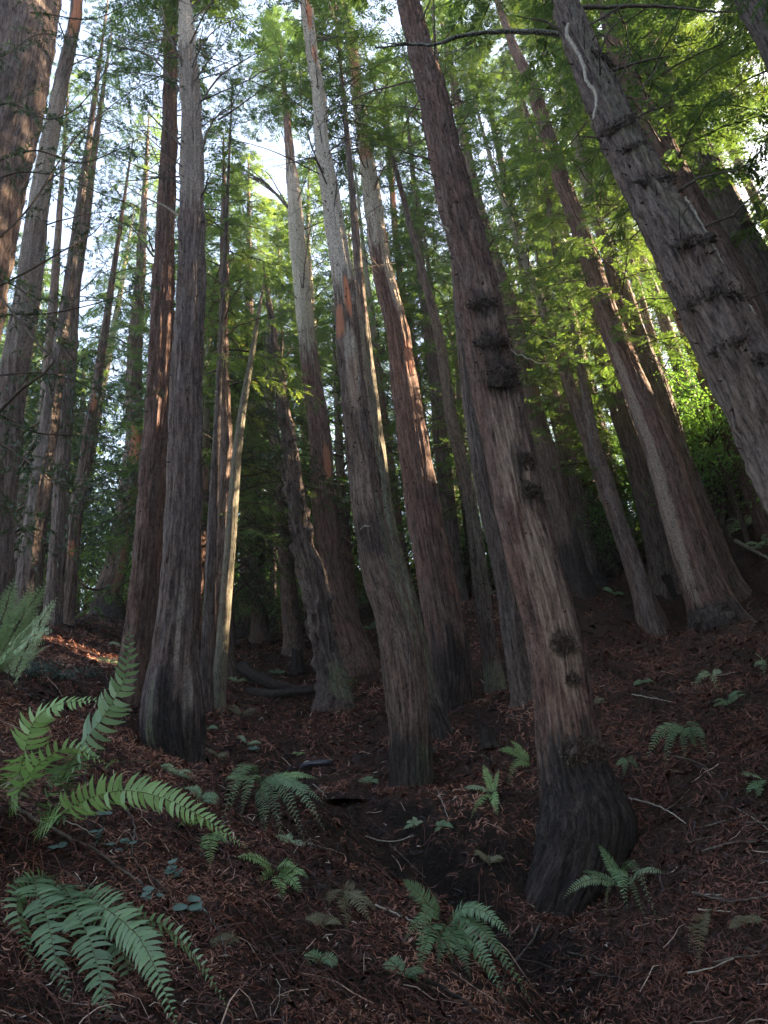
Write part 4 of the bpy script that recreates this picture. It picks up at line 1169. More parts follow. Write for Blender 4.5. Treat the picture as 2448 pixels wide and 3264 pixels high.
for px, Y, s_ in ((110, 29, 1.6), (270, 31, 1.6), (420, 32, 1.5), (20, 19, 1.4), (70, 23, 1.5), (200, 24, 1.3), (560, 25, 1.4), (740, 25, 1.2), (1000, 27, 1.2)):
    plant(px, Y, DARKB[int(px) % 2], s_, rf, 'dark-leaved understory tree among the trunks', 'dark understory trees', 'understory_tree', 'tree')
for px, Y, s_, k in ((720, 21, 1.5, 1), (900, 24, 1.6, 0), (610, 20, 1.4, 2), (240, 29, 1.3, 3), (1230, 27, 1.5, 0), (1700, 26, 1.4, 2), (1500, 27, 1.5, 0), (60, 26, 1.2, 1), (480, 30, 1, 2), (820, 26, 1, 0), (1100, 24, 1, 2), (1350, 25, 1, 0), (1600, 24, 1, 2), (1830, 27, 1, 0), (140, 28, 1, 0)):
    if in_gap(px): px += 90
    stand(px, Y, .46, FT[k % 3], YOUNG[k], .22, 1.5, rf, 'young redwood with drooping green sprays among the big trunks', 'young redwoods in the middle distance', lean=.02, Lc=9.0)

for i, (px, Y) in enumerate([(1960, 22), (2060, 26), (2150, 20), (2240, 24), (2330, 19), (2420, 23), (2520, 18), (2620, 21), (2740, 18), (2850, 22), (2300, 28), (2480, 27)]):
    if i in (1, 3, 4, 6): continue
    stand(px, Y, rf.uniform(.8, 1.0), FT[i % 3], CROWNS[i % 4], .30 if i < 3 else .6, 1.3, rf, 'dense green redwood with low drooping branches behind the nearer trunks', 'green redwoods behind the nearer trunks', lean=.02)

def bay_tree():
    rng = np.random.default_rng(88)
    Y = 9.2
    base = at(-330, 2200, Y)
    base[2] = float(H(base[0], base[1])[0])
    root = empty('bay_tree', base, 'dark glossy-leaved bay tree hanging its sprays in front of the left border trunks', 'tree')
    mt = MB()
    ts = np.array([base + [0, 0, -.4], at(-300, 1800, Y), at(-230, 1300, Y), at(-200, 800, Y + .5), at(-180, 200, Y + 1), at(-190, -400, Y + 1)])
    A = resample(ts, np.ones(6), np.ones(6), .2)[:, :3]
    tube(mt, A, np.linspace(.13, .04, len(A)), 10)
    hang(mt.build('trunk', M_LIMB, smooth=True), root)
    ml = MB()
    limbs = [[(-200, 900), (60, 700), (250, 430), (420, 290), (520, 240)], [(-220, 1150), (0, 1010), (150, 1000), (330, 960), (470, 900)], [(-200, 700), (20, 560), (180, 560), (330, 620), (450, 660)],
             [(-190, 400), (20, 330), (160, 380), (260, 330), (400, 120)], [(-220, 1250), (-20, 1200), (150, 1190), (300, 1240), (420, 1300)], [(-190, 1000), (60, 880), (200, 800), (300, 740), (380, 640)],
             [(-190, 200), (0, 180), (120, 110), (240, 120)], [(-250, 1450), (-60, 1400), (60, 1450), (200, 1560), (330, 1600)], [(-250, 1550), (-60, 1560), (40, 1660), (120, 1720)], [(-190, 60), (100, 40), (300, 60), (480, -20), (620, 20)],
             [(-200, 820), (60, 920), (200, 1100), (280, 1180), (360, 1150)], [(-200, 600), (100, 480), (250, 520), (370, 480), (480, 420)], [(-250, 1350), (0, 1330), (120, 1380), (260, 1390), (380, 1440)]]
    for L in limbs:
        y0 = Y + rng.uniform(-.3, .6)
        P = resample(np.array([at(a, b, y0 + i * rng.uniform(-.05, .3)) for i, (a, b) in enumerate(L)]), np.ones(len(L)), np.ones(len(L)), .1)[:, :3]
        mb = MB()
        tube(mb, P, np.linspace(.022, .005, len(P)), 5)
        n = len(P)
        for q in range(24):
            i = rng.integers(n // 4, n)
            d = nrm(rng.normal(0, 1, 3) * [1, .8, .5] + [0.3, 0, -.15])
            l = rng.uniform(.25, .8)
            tt = np.linspace(0, 1, 6)[:, None]
            Q = P[i] + d * l * tt + np.array([0, 0, -.25]) * l * tt ** 2
            tube(mb, Q, .005 * (1 - tt[:, 0] * .7), 3)
            m = 24
            u = rng.uniform(.15, 1, m)
            C = P[i] + d * l * u[:, None] + np.array([0, 0, -.25]) * l * u[:, None] ** 2
            leaves(ml, C, d * .7 + rng.normal(0, .6, (m, 3)) + [0, 0, -.35], np.array([0, 0, 1.]) + rng.normal(0, .5, (m, 3)), rng.uniform(.06, .105, m), rng.uniform(.018, .03, m))
        hang(mb.build('branch', M_LIMB), root)
    hang(ml.build('foliage', LEAF['bay']), root)
bay_tree()

# unseen redwoods added just outside the view to keep the slope in shade
for i in range(44):
    x, y = rf.uniform(9, 42), rf.uniform(-6, 34)
    if y > 17: y = rf.uniform(-8, 17)
    if x < 0.62 * y + 4: x = 0.62 * y + 4 + rf.uniform(0, 14)
    z = float(H(x, y)[0])
    px = proj((x, y, 0))
    root = empty('redwood_tree', (x, y, z), 'unseen redwood added outside the view to shade the slope', 'tree', 'unseen redwoods added for shade')
    o = bpy.data.objects.new('trunk', FT[i % 3]); COL.objects.link(o); o.parent = root; o.rotation_euler = (0, 0, i)
    put_crown(CROWNS[i % 4], root, np.array([x, y, z + rf.uniform(4, 8)]), np.array([x, y, z + 28]), 1.5, i)
for i in range(22):
    a = math.radians(150 + 220 * i / 22.0); d_ = rf.uniform(5, 14)
    x, y = math.cos(a) * d_ * 1.3, math.sin(a) * d_ - 1
    z = float(H(x, y)[0])
    root = empty('redwood_tree', (x, y, z), 'unseen redwood added outside the view to shade the slope', 'tree', 'unseen redwoods added for shade')
    o = bpy.data.objects.new('trunk', FT[i % 3]); COL.objects.link(o); o.parent = root; o.rotation_euler = (0, 0, i)
    put_crown(CROWNS[i % 4], root, np.array([x, y, z + 7]), np.array([x, y, z + 29]), 1.35, i)

for i, (x, y) in enumerate([(10.5, 9), (12, 12), (10, 5), (13.5, 8.5), (15, 11), (11, 1.5), (14, 4.5)]):
    z = float(H(x, y)[0])
    root = empty('redwood_tree', (x, y, z), 'unseen redwood added outside the view to shade the slope', 'tree', 'unseen redwoods added for shade')
    o = bpy.data.objects.new('trunk', FT[i % 3]); COL.objects.link(o); o.parent = root; o.rotation_euler = (0, 0, i)
    put_crown(CROWNS[i % 4], root, np.array([x, y, z + 5]), np.array([x, y, z + 27]), 1.3, i)

# ------------------------------------------------------------------ ferns
def frond(mb, P0, P1, arch, plen, npair, rng, face=0.5, asym=0.0, tipc=1.0, stalk=0.12, twist=0.0, curl=0.15, lace=0):
    """one pinnate frond from P0 to P1, rising by arch in between"""
    P0, P1 = np.asarray(P0, float), np.asarray(P1, float)
    L0 = np.linalg.norm(P1 - P0)
    ctrl = (P0 * .55 + P1 * .45) + np.array([0, 0, 1.0]) * arch * L0 * 2
    t = np.linspace(0, 1, npair + 4)
    P = (1 - t)[:, None] ** 2 * P0 + (2 * t * (1 - t))[:, None] * ctrl + t[:, None] ** 2 * P1
    L = np.linalg.norm(np.diff(P, axis=0), axis=1).sum()
    tube(mb, P, 0.0022 + 0.004 * plen / .12 * (1 - t) * .5, 4, 1, rnd=.3)
    T = nrm(np.gradient(P, axis=0))
    view = nrm(-P)
    N = nrm(np.array([0, 0, 1.0]) * (1 - face) + view * face + nrm(np.cross(T, view)) * twist)
    B = nrm(np.cross(T, N)); N = nrm(np.cross(B, T))
    m = len(t)
    env = np.clip((t - stalk) / 0.14, 0.0, 1) ** .6 * (1 - np.clip((t - .45) / .55, 0, 1) ** 1.7 * 0.93)
    r0 = rng.random() * .5 + .2
    for sg in (1, -1):
        ok = env > .06
        idx = np.where(ok)[0]
        n = len(idx)
        Tt = T[idx]; Bb = B[idx] * sg; Nn = N[idx]; b = P[idx] + Tt * (L / m) * (0.25 if sg > 0 else -0.2)
        pl = plen * env[idx] * rng.uniform(.86, 1.08, n)
        D = nrm(Bb + Tt * (0.22 + 0.25 * t[idx][:, None]) + Nn * rng.normal(0.0, .14, (n, 1)) + rng.normal(0, .07, (n, 3)))
        W = nrm(np.cross(Nn, D)) * sg
        wd = np.minimum(L / m * .95, pl * .36)
        dr = -Nn * 1.0
        q = pl[:, None]
        if lace == 0:
            a0 = b - W * (wd * .25)[:, None]; a1 = b + W * (wd * .62)[:, None]
            c0 = b + D * q * .3 - W * (wd * .48)[:, None] + dr * q * curl * .05; c1 = b + D * q * .3 + W * (wd * .48)[:, None] + dr * q * curl * .05
            e0 = b + D * q * .68 - W * (wd * .34)[:, None] + dr * q * curl * .35; e1 = b + D * q * .68 + W * (wd * .36)[:, None] + dr * q * curl * .35
            tp = b + D * q + Tt * q * .10 + dr * q * curl
            V = np.stack([a0, a1, c0, c1, e0, e1, tp], 1)
            i = np.arange(n)[:, None] * 7
            r = np.repeat(np.clip(r0 + rng.normal(0, .12, n), 0, 1), 7)
            mb.add(V, np.concatenate([i + np.array([[0, 1, 3, 2]]), i + np.array([[2, 3, 5, 4]])]), 0, rnd=r)
            mb.add(V, i + np.array([[4, 5, 6]]), 0, rnd=r)
        else:
            # lacy: each side branch carries its own little leaflets
            for u in range(7):
                f_ = .12 + .82 * u / 6
                c = b + D * q * f_ + dr * q * curl * f_ ** 2
                l2 = pl * .42 * (1 - f_ * .75)
                for s2 in (1, -1):
                    leaves(mb, c, W * s2 + D * .5 + rng.normal(0, .12, (n, 3)), Nn + rng.normal(0, .25, (n, 3)), l2, l2 * .42, 0, np.clip(r0 + rng.normal(0, .12, n), 0, 1))
            leaves(mb, b, D, Nn, pl, pl * .06, 0, np.full(n, r0))

def fern(root_px, tips, label, mat='fern', plen=.10, npair=30, face=.5, group=None, lace=0, rootpt=None, seed=0, stalk=.12, curl=.15):
    """tips: (px, py, toward-camera metres at the tip, arch[, pinna scale])"""
    rng = np.random.default_rng(int(root_px[0] * 7 + root_px[1]) + seed)
    P0 = gnd(*root_px) if rootpt is None else rootpt
    root = empty('fern', P0, label, 'fern', group)
    for tp in tips:
        px, py, dy, arch = tp[:4]
        ps = tp[4] if len(tp) > 4 else 1.0
        mt = tp[5] if len(tp) > 5 else mat
        P1 = at(px, py, P0[1] - dy)
        h = float(H(P1[0], P1[1])[0])
        if P1[2] < h + .02: 
            P1 = gnd(px, py) + np.array([0, -.02, .03])
        mb = MB()
        frond(mb, P0 + rng.normal(0, .012, 3), P1, arch, plen * ps, npair, rng, face, lace=lace, stalk=stalk, curl=curl, twist=rng.normal(0, .25))
        hang(mb.build('frond', [LEAF[mt], M_STEM]), root)
    return root

def auto_fern(root_px, rad, n, label, mat='fern', plen=.08, a0=0, a1=360, npair=22, group=None, lace=0, tall=.35, droop=.25):
    rng = np.random.default_rng(int(root_px[0] * 3 + root_px[1]))
    P0 = gnd(*root_px)
    R = rad * (P0 @ FWD) / F_PX
    root = empty('fern', P0, label, 'fern', group)
    for i in range(n):
        a = math.radians(a0 + (a1 - a0) * (i + rng.uniform(.2, .8)) / n)
        L = R * rng.uniform(.75, 1.1)
        P1 = P0 + np.array([math.cos(a) * L, -abs(math.sin(a)) * L * .6 if math.sin(a) < 0 else math.sin(a) * L * .5, 0])
        P1[2] = max(float(H(P1[0], P1[1])[0]) + .03, P0[2] + R * rng.uniform(-droop, .3) )
        mb = MB()
        frond(mb, P0, P1, tall * rng.uniform(.5, 1.1), plen * rng.uniform(.85, 1.1), npair, rng, .45, lace=lace, twist=rng.normal(0, .2), curl=.2)
        hang(mb.build('frond', [LEAF[mat], M_STEM]), root)
    return root

def frond_px(mb, pts, plen, npair, rng, face=.6, stalk=.1, curl=.15, twist=0.0, lean=0.0):
    """frond whose rib passes through photo pixels at stated distances (x, y, metres)"""
    Pk = np.array([at(a, b, c) for a, b, c in pts])
    A = resample(Pk, np.ones(len(Pk)), np.ones(len(Pk)), .02)[:, :3]
    d = np.r_[0, np.cumsum(np.linalg.norm(np.diff(A, axis=0), axis=1))]
    t = np.linspace(0, 1, npair + 4)
    P = np.stack([np.interp(t * d[-1], d, A[:, i]) for i in range(3)], -1)
    P = P + rng.normal(0, .0015, P.shape)
    L = d[-1]
    tube(mb, P, 0.0012 + 0.0030 * (1 - t), 4, 1, rnd=.3)
    T = nrm(np.gradient(P, axis=0))
    for _ in range(3):
        T = nrm(np.vstack([T[:1], (T[:-2] + T[1:-1] * 2 + T[2:]) / 4, T[-1:]]))
    view = nrm(-P)
    N = nrm(np.array([0, 0, 1.0]) * (1 - face) + view * face + nrm(np.cross(T, view)) * twist)
    B = nrm(np.cross(T, N)); N = nrm(np.cross(B, T))
    m = len(t)
    env = np.clip((t - stalk) / 0.10, 0.0, 1) ** .6 * (1 - np.clip((t - .45) / .55, 0, 1) ** 1.8 * 0.95)
    r0 = rng.random() * .4 + .3
    for sg in (1, -1):
        idx = np.where(env > .05)[0]
        n = len(idx)
        Tt = T[idx]; Bb = B[idx] * sg; Nn = N[idx]; b = P[idx] + Tt * (L / m) * (0.25 if sg > 0 else -0.2)
        pl = plen * env[idx] * rng.uniform(.88, 1.06, n)
        D = nrm(Bb + Tt * (0.25 + 0.3 * t[idx][:, None]) + Nn * (rng.normal(lean, .2, (n, 1)) + .25 * np.sin(t[idx] * 9 + r0 * 9)[:, None]) + rng.normal(0, .09, (n, 3)))
        W = nrm(np.cross(Nn, D)) * sg
        wd = np.minimum(L / m * .92, pl * .36)
        q = pl[:, None]; dr = -Nn
        a0 = b - W * (wd * .2)[:, None]; a1 = b + W * (wd * .7)[:, None]
        c0 = b + D * q * .25 - W * (wd * .46)[:, None] + dr * q * curl * .05; c1 = b + D * q * .25 + W * (wd * .5)[:, None] + dr * q * curl * .05
        e0 = b + D * q * .66 - W * (wd * .33)[:, None] + dr * q * curl * .35; e1 = b + D * q * .66 + W * (wd * .36)[:, None] + dr * q * curl * .35
        tp = b + D * q + Tt * q * .12 + dr * q * curl
        V = np.stack([a0, a1, c0, c1, e0, e1, tp], 1)
        i = np.arange(n)[:, None] * 7
        r = np.repeat(np.clip(r0 + rng.normal(0, .12, n), 0, 1), 7)
        mb.add(V, np.concatenate([i + np.array([[0, 1, 3, 2]]), i + np.array([[2, 3, 5, 4]])]), 0, rnd=r)
        mb.add(V, i + np.array([[4, 5, 6]]), 0, rnd=r)

def near_fern(label, fronds, seed=0):
    """fronds: (points, pinna length, pairs, material, keywords)"""
    rng = np.random.default_rng(900 + seed)
    p0 = fronds[0][0][0]
    g = at(*p0)
    base = np.array([g[0], g[1], float(H(g[0], g[1])[0])])
    root = empty('fern', base, label, 'fern')
    for pts, pl, npair, mt, kw in fronds:
        mb = MB()
        frond_px(mb, pts, pl, npair, rng, **kw)
        hang(mb.build('frond', [LEAF[mt], M_STEM]), root)
    return root

G = lambda px, py, dz=0.0: (px, py, float(gnd(px, py)[1]) - dz)
near_fern('large dark green sword fern drooping at the lower left corner', [
    ([G(150, 2780, .1), (112, 2820, 4.55), (150, 2930, 4.35), (180, 3060, 4.15), (225, 3200, 4.0)], .125, 36, 'fern', dict(stalk=.12)),
    ([G(180, 2800, .1), (235, 2880, 4.45), (300, 3040, 4.2), (330, 3180, 4.0), (350, 3330, 3.85)], .130, 42, 'fern', dict(stalk=.10)),
    ([G(230, 2830, .1), (330, 2890, 4.4), (440, 2985, 4.2), (505, 3110, 4.05), (570, 3290, 3.9)], .118, 44, 'fern', dict(stalk=.15, twist=.2)),
    ([G(330, 2880, .1), (430, 2915, 4.4), (535, 2960, 4.3), (640, 3075, 4.15), (742, 3235, 4.0)], .062, 30, 'fern', dict(stalk=.1, twist=.8)),
    ([G(250, 2850, .1), (330, 2930, 4.45), (400, 3060, 4.3), (440, 3250, 4.15)], .10, 24, 'fern', dict(stalk=.2, twist=-.3)),
    ([G(200, 2780, .1), (60, 2850, 4.5), (70, 2960, 4.35), (110, 3100, 4.2)], .09, 24, 'fern', dict(stalk=.2, twist=-.4)),
    ([G(300, 2850, .1), (480, 3080, 4.3), (520, 3180, 4.2), (540, 3270, 4.15)], .06, 24, 'ferndry', dict(stalk=.1, twist=.6)),
    ([G(240, 2820, .1), (270, 3000, 4.4), (250, 3150, 4.25), (280, 3330, 4.1)], .07, 24, 'ferndry', dict(stalk=.1, twist=.3)),
], 1)
near_fern('tall fern at the left border with fronds held up, one curling light green', [
    ([G(40, 2590, 0), (78, 2400, 4.9), (115, 2290, 4.8), (190, 2245, 4.75), (335, 2228, 4.7)], .155, 46, 'fernlight', dict(stalk=.22, lean=.0)),
    ([G(20, 2600, 0), (60, 2520, 4.75), (130, 2430, 4.7), (225, 2385, 4.65), (345, 2437, 4.55)], .125, 38, 'fernlight', dict(stalk=.28, twist=.5)),
    ([G(30, 2560, 0), (62, 2470, 4.9), (64, 2520, 4.85), (66, 2600, 4.8)], .2, 18, 'ferndry', dict(stalk=.1)),
    ([G(190, 2640, 0), (150, 2560, 5.0), (175, 2490, 4.95), (200, 2460, 4.9)], .12, 14, 'fern', dict(stalk=.3)),
], 2)
near_fern('upright dark green frond of a sword fern against the left bank and stout trunk', [
    ([G(180, 2520, 0), (255, 2380, 5.3), (340, 2270, 5.2), (400, 2150, 5.1), (415, 1990, 5.0)], .195, 40, 'fern', dict(stalk=.08)),
    ([G(330, 2450, 0), (375, 2428, 5.3), (450, 2425, 5.2), (520, 2438, 5.15), (600, 2462, 5.1)], .05, 24, 'fernlight', dict(stalk=.2, twist=1.2)),
    ([G(230, 2560, 0), (215, 2480, 5.3), (240, 2440, 5.25), (290, 2470, 5.2)], .10, 16, 'fern', dict(stalk=.2)),
], 3)
near_fern('bright green arching frond reaching right across the near slope', [
    ([G(90, 2660, 0), (200, 2590, 4.6), (310, 2535, 4.5), (410, 2520, 4.45), (520, 2545, 4.4), (620, 2590, 4.35), (790, 2705, 4.2)], .125, 64, 'fernlight', dict(stalk=.14, twist=.45)),
    ([G(120, 2650, 0), (190, 2610, 4.7), (260, 2600, 4.65), (330, 2590, 4.6)], .08, 18, 'fern', dict(stalk=.2)),
], 4)
# lacy pale fern at the left border
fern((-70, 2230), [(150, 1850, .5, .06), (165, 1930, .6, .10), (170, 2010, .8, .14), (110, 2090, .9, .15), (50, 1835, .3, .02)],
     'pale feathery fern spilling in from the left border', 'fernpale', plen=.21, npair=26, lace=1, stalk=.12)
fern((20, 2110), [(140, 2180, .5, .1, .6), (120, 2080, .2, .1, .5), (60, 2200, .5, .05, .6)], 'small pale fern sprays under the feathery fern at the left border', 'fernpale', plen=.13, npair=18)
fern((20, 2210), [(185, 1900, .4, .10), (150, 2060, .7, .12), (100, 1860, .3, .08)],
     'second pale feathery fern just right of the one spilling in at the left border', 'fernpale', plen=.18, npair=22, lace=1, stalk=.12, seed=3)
auto_fern((395, 2075), 75, 6, 'small pale fern at the foot of the stout left pair of trunks', 'fernpale', .07, 20, 200)
auto_fern((345, 2120), 55, 5, 'low bluish fern on the left bank behind the upright frond', 'fernpale', .05, 0, 360)
fern((828, 2510), [(1015, 2485, .35, .13, .8, 'fernlight'), (1035, 2565, .5, .16), (1040, 2665, .7, .22), (975, 2700, .8, .12), (905, 2700, .8, .08), (850, 2690, .7, .04), (770, 2620, .6, .12), (735, 2600, .55, .16), (715, 2500, .3, .18), (700, 2680, .9, .12)],
     'full blue-green sword fern in the middle of the left bank', 'fern', plen=.11, npair=34)
fern((668, 2660), [(566, 2650, .25, .16, .7), (672, 2775, .35, .05, 1.1), (728, 2690, .2, .12, .7), (640, 2740, .3, .05, .6)], 'small light green fern with one drooping frond on the near slope', 'fernlight', plen=.075, npair=22)
fern((880, 2790), [(755, 2735, .3, .14, .9), (905, 2890, .4, .04), (962, 2850, .3, .12), (935, 2760, .2, .2), (820, 2830, .3, .05, .7), (985, 2800, .2, .15, .8)], 'light green fern clump centred on the near slope', 'fernlight', plen=.07, npair=22)
fern((1085, 2850), [(1185, 2960, .3, .1), (1110, 2980, .3, .04), (1050, 2900, .2, .1), (1130, 2830, .1, .15), (1200, 2900, .2, .12)], 'faded brownish green fern lying low left of the gully', 'ferndry', plen=.075, npair=22)
fern((1414, 2952), [(1283, 2805, .15, .10), (1632, 2990, .35, .28), (1342, 3110, .35, .1), (1444, 3085, .3, .08), (1622, 3220, .6, .16), (1700, 3222, .5, .24), (1330, 3135, .3, .2, .7), (1500, 3130, .4, .12), (1400, 3100, .3, .05, .7), (1290, 3020, .2, .15, .7)],
     'spreading sword fern on the lip of the gully at bottom centre', 'fern', plen=.09, npair=32)
fern((1990, 2840), [(1905, 2687, .1, .05, 1.1), (1852, 2780, .15, .14, .9), (1793, 2868, .25, .20, 1.0, 'fernpale'), (2122, 2797, .15, .14, .9, 'fernpale'), (2002, 2910, .5, .22, 1.5), (2106, 2968, .4, .22, .9), (2060, 2950, .4, .15, .8), (1930, 2930, .3, .15, .6)],
     'star-shaped fern right of the big swollen trunk base', 'fern', plen=.075, npair=28)
fern((1571, 2536), [(1540, 2436, .05, .03, 1.0), (1477, 2515, .2, .14, 1.0, 'fernpale'), (1588, 2610, .35, .14, 1.2), (1500, 2622, .3, .1), (1590, 2450, .0, .03, .7)], 'small fern on the ledge left of the big peeling redwood', 'fernlight', plen=.08, npair=22)
fern((1697, 2440), [(1585, 2393, .1, .16), (1618, 2515, .4, .16), (1625, 2360, .0, .14), (1640, 2440, .2, .12)], 'fern tucked against the left side of the big peeling redwood', 'fernlight', plen=.09, npair=24)
fern((2200, 2330), [(2058, 2440, .5, .2, 1.1), (2120, 2475, .6, .16, 1.1), (2185, 2440, .5, .14), (2262, 2425, .5, .16, 1.1), (2220, 2400, .3, .12), (2120, 2390, .3, .16), (2250, 2365, .2, .12)],
     'dense green fern clump on the right bank above the star-shaped fern', 'fern', plen=.10, npair=24)
fern((2000, 2420), [(1990, 2490, .3, .1), (2040, 2470, .3, .1), (1965, 2450, .2, .1)], 'small dull fern between the burl and the dense right-hand clump', 'fern', plen=.06, npair=16)
fern((2245, 2920), [(2198, 3040, .3, .1), (2252, 2990, .3, .1), (2230, 3100, .3, .05), (2270, 2900, .1, .15)], 'dull green fern at the lower right edge of the gully', 'ferndry', plen=.07, npair=20)
fern((2440, 2490), [(2360, 2470, .2, .1), (2420, 2560, .3, .1), (2380, 2540, .2, .1)], 'faint bluish fern at the right border', 'fern', plen=.08, npair=18)
fern((2270, 2150), [(2210, 2210, .3, .1), (2290, 2220, .3, .1), (2300, 2140, .1, .1), (2225, 2160, .1, .12)], 'little pale fern below the leaning right-hand group', 'fernpale', plen=.09, npair=14)
fern((2440, 2110), [(2400, 2080, .2, .1), (2405, 2130, .3, .1), (2440, 2170, .3, .1)], 'tiny pale fern on the right border below the slope', 'fernpale', plen=.08, npair=14)
auto_fern((755, 2180), 50, 6, 'small bluish fern beside the left end of the fallen logs', 'fernpale', .06, 0, 180)
auto_fern((770, 2290), 70, 6, 'yellowish fern arching over the bank below the fallen logs', 'ferndry', .06, -20, 200)
auto_fern((790, 2380), 55, 5, 'thin yellow-green fern above the full blue-green sword fern', 'fernpale', .05, -20, 200)
auto_fern((950, 2410), 26, 6, 'tiny bright green fern on the gully side above the pool', 'fernlight', .03, 0, 360)
auto_fern((1320, 2640), 36, 4, 'two-fronded small fern on the crest of the gully side', 'fernpale', .05, -30, 210)
auto_fern((1410, 2640), 34, 4, 'small fern hanging beside a twig on the gully crest', 'fern', .05, -30, 210)
auto_fern((1960, 1760), 45, 6, 'small pale fern on the upper slope behind the thin pole tree', 'fernpale', .09, 0, 360)
auto_fern((1440, 2010), 45, 5, 'pale fern between the slim grey trunk and the second redwood', 'fernpale', .09, 0, 360)
for q, (a, b) in enumerate([(2350, 1640), (2400, 1600), (2290, 1660), (2430, 1660), (2320, 1710), (2230, 1600), (2440, 1750), (2060, 1690), (2380, 1690), (2270, 1610)]):
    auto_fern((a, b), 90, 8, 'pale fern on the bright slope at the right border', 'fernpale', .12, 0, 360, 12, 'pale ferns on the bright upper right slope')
for q, (a, b) in enumerate([(1500, 1850), (1180, 2010), (930, 1940), (1010, 1900), (1560, 1900), (1480, 1780), (880, 2150), (660, 2330), (1270, 1960), (1960, 1900)]):
    auto_fern((a, b), 38, 6, 'small dull green fern on the shaded slope between trunks', 'fern', .08, 0, 360, 12, 'small ferns between the trunks')

# ------------------------------------------------------------------ fallen wood, stumps, rocks
def rough_log(name, label, cat, pts, w0, w1, mat, seed, k=28, hollow=False, lift=0.0):
    rng = np.random.default_rng(seed)
    Pk = np.array([(at(*p) if len(p) == 3 else gnd(*p) + np.array([0, 0, lift])) for p in pts])
    A = resample(Pk, np.ones(len(Pk)), np.ones(len(Pk)), .05)[:, :3]
    n = len(A)
    m = (A[0] @ FWD) / F_PX
    R = np.linspace(w0 / 2 * m, w1 / 2 * m, n)
    T = nrm(np.gradient(A, axis=0)); X = nrm(np.cross(T, [0, 0, 1.0])); B = np.cross(X, T)
    th = np.arange(k) * 2 * math.pi / k
    c, s_ = np.cos(th)[None], np.sin(th)[None]
    u = np.linspace(0, A.shape[0] * .05, n)[:, None]
    rad = R[:, None] * (1 + .55 * (fbm(c * 2.4, s_ * 2.4, u * 1.1 + seed, seed) - .5) + .25 * (fbm(c * 7, s_ * 7, u * 2, seed + 4) - .5))
    ends = np.minimum(1, np.minimum(np.arange(n), np.arange(n)[::-1]) / 2.0 + .55)[:, None]
    V = A[:, None] + (rad * ends)[..., None] * (X[:, None] * c[..., None] + B[:, None] * s_[..., None])
    V[0] += T[0] * (rng.random((k, 1)) * .12 - .06); V[-1] += T[-1] * (rng.random((k, 1)) * .2 - .06)
    i = np.arange(n - 1)[:, None] * k; j = np.arange(k)[None]
    mb = MB()
    mb.add(V, np.stack([i + j, i + (j + 1) % k, i + k + (j + 1) % k, i + k + j], -1).reshape(-1, 4), 0, rnd=.2)
    mb.add(V[0], np.arange(k)[None, ::-1], 0, rnd=.2); mb.add(V[-1], np.arange(k)[None], 0, rnd=.2)
    o = mb.build(name, mat, smooth=True)
    return tag(o, label, cat)
rough_log('fallen_log', 'dark fallen log sloping down to the right, upper one of two in the gully', 'log', [(765, 2122, 20.3), (800, 2150, 20.2), (880, 2185, 20.0), (960, 2200, 19.9), (1010, 2195, 19.9)], 40, 26, M_ROT, 3)
rough_log('fallen_log', 'thick dark fallen log lying level beneath the sloping one', 'log', [(785, 2208, 19.7), (860, 2215, 19.6), (940, 2205, 19.6), (985, 2205, 19.6)], 38, 20, M_ROT, 4)

def stump(px, py, w, h, label, seed, splay=.8, mat=M_ROT):
    g = gnd(px, py)
    m = (g @ FWD) / F_PX
    k, n = 40, 16
    th = np.arange(k) * 2 * math.pi / k
    c, s_ = np.cos(th)[None], np.sin(th)[None]
    z = np.linspace(-.15, 1, n)[:, None]
    hh = h * m
    R = w / 2 * m * (1 + splay * np.exp(-np.clip(z, 0, 1) * 4)) * (1 + .35 * (fbm(c * 2, s_ * 2, z * .7 + seed, seed) - .5) + .4 * np.exp(-z * 3) * (vn(c * 2.5, s_ * 2.5, 0, seed) - .5))
    top = 1 + .45 * (fbm(c * 3, s_ * 3, 0, seed + 2) - .5)
    V = np.stack([g[0] + R * c, g[1] + R * s_, g[2] + z * hh * np.where(z > 0, top, 1) + 0 * c], -1)
    i = np.arange(n - 1)[:, None] * k; j = np.arange(k)[None]
    mb = MB()
    mb.add(V, np.stack([i + j, i + (j + 1) % k, i + k + (j + 1) % k, i + k + j], -1).reshape(-1, 4), 0)
    cV = np.vstack([V[-1], [[g[0], g[1], g[2] + hh * .7]]])
    mb.add(cV, np.stack([np.arange(k), (np.arange(k) + 1) % k, np.full(k, k)], -1), 0)
    tag(mb.build('stump', mat, smooth=True), label, 'stump')
stump(948, 2145, 32, 75, 'small broken black stump above the fallen logs', 2)
stump(1560, 2380, 50, 60, 'low rotten stump on the right bank behind the big peeling redwood', 3, .3)
stump(2140, 1900, 34, 70, 'short mossy stump at the foot of the narrow grey-streaked trunk', 5, .2)
rough_log('fallen_log', 'black log end jutting in at the left border among pale ferns', 'log', [(-150, 2030, 9.75), (-60, 2010, 9.72), (52, 2000, 9.7)], 84, 62, M_ROT, 6)
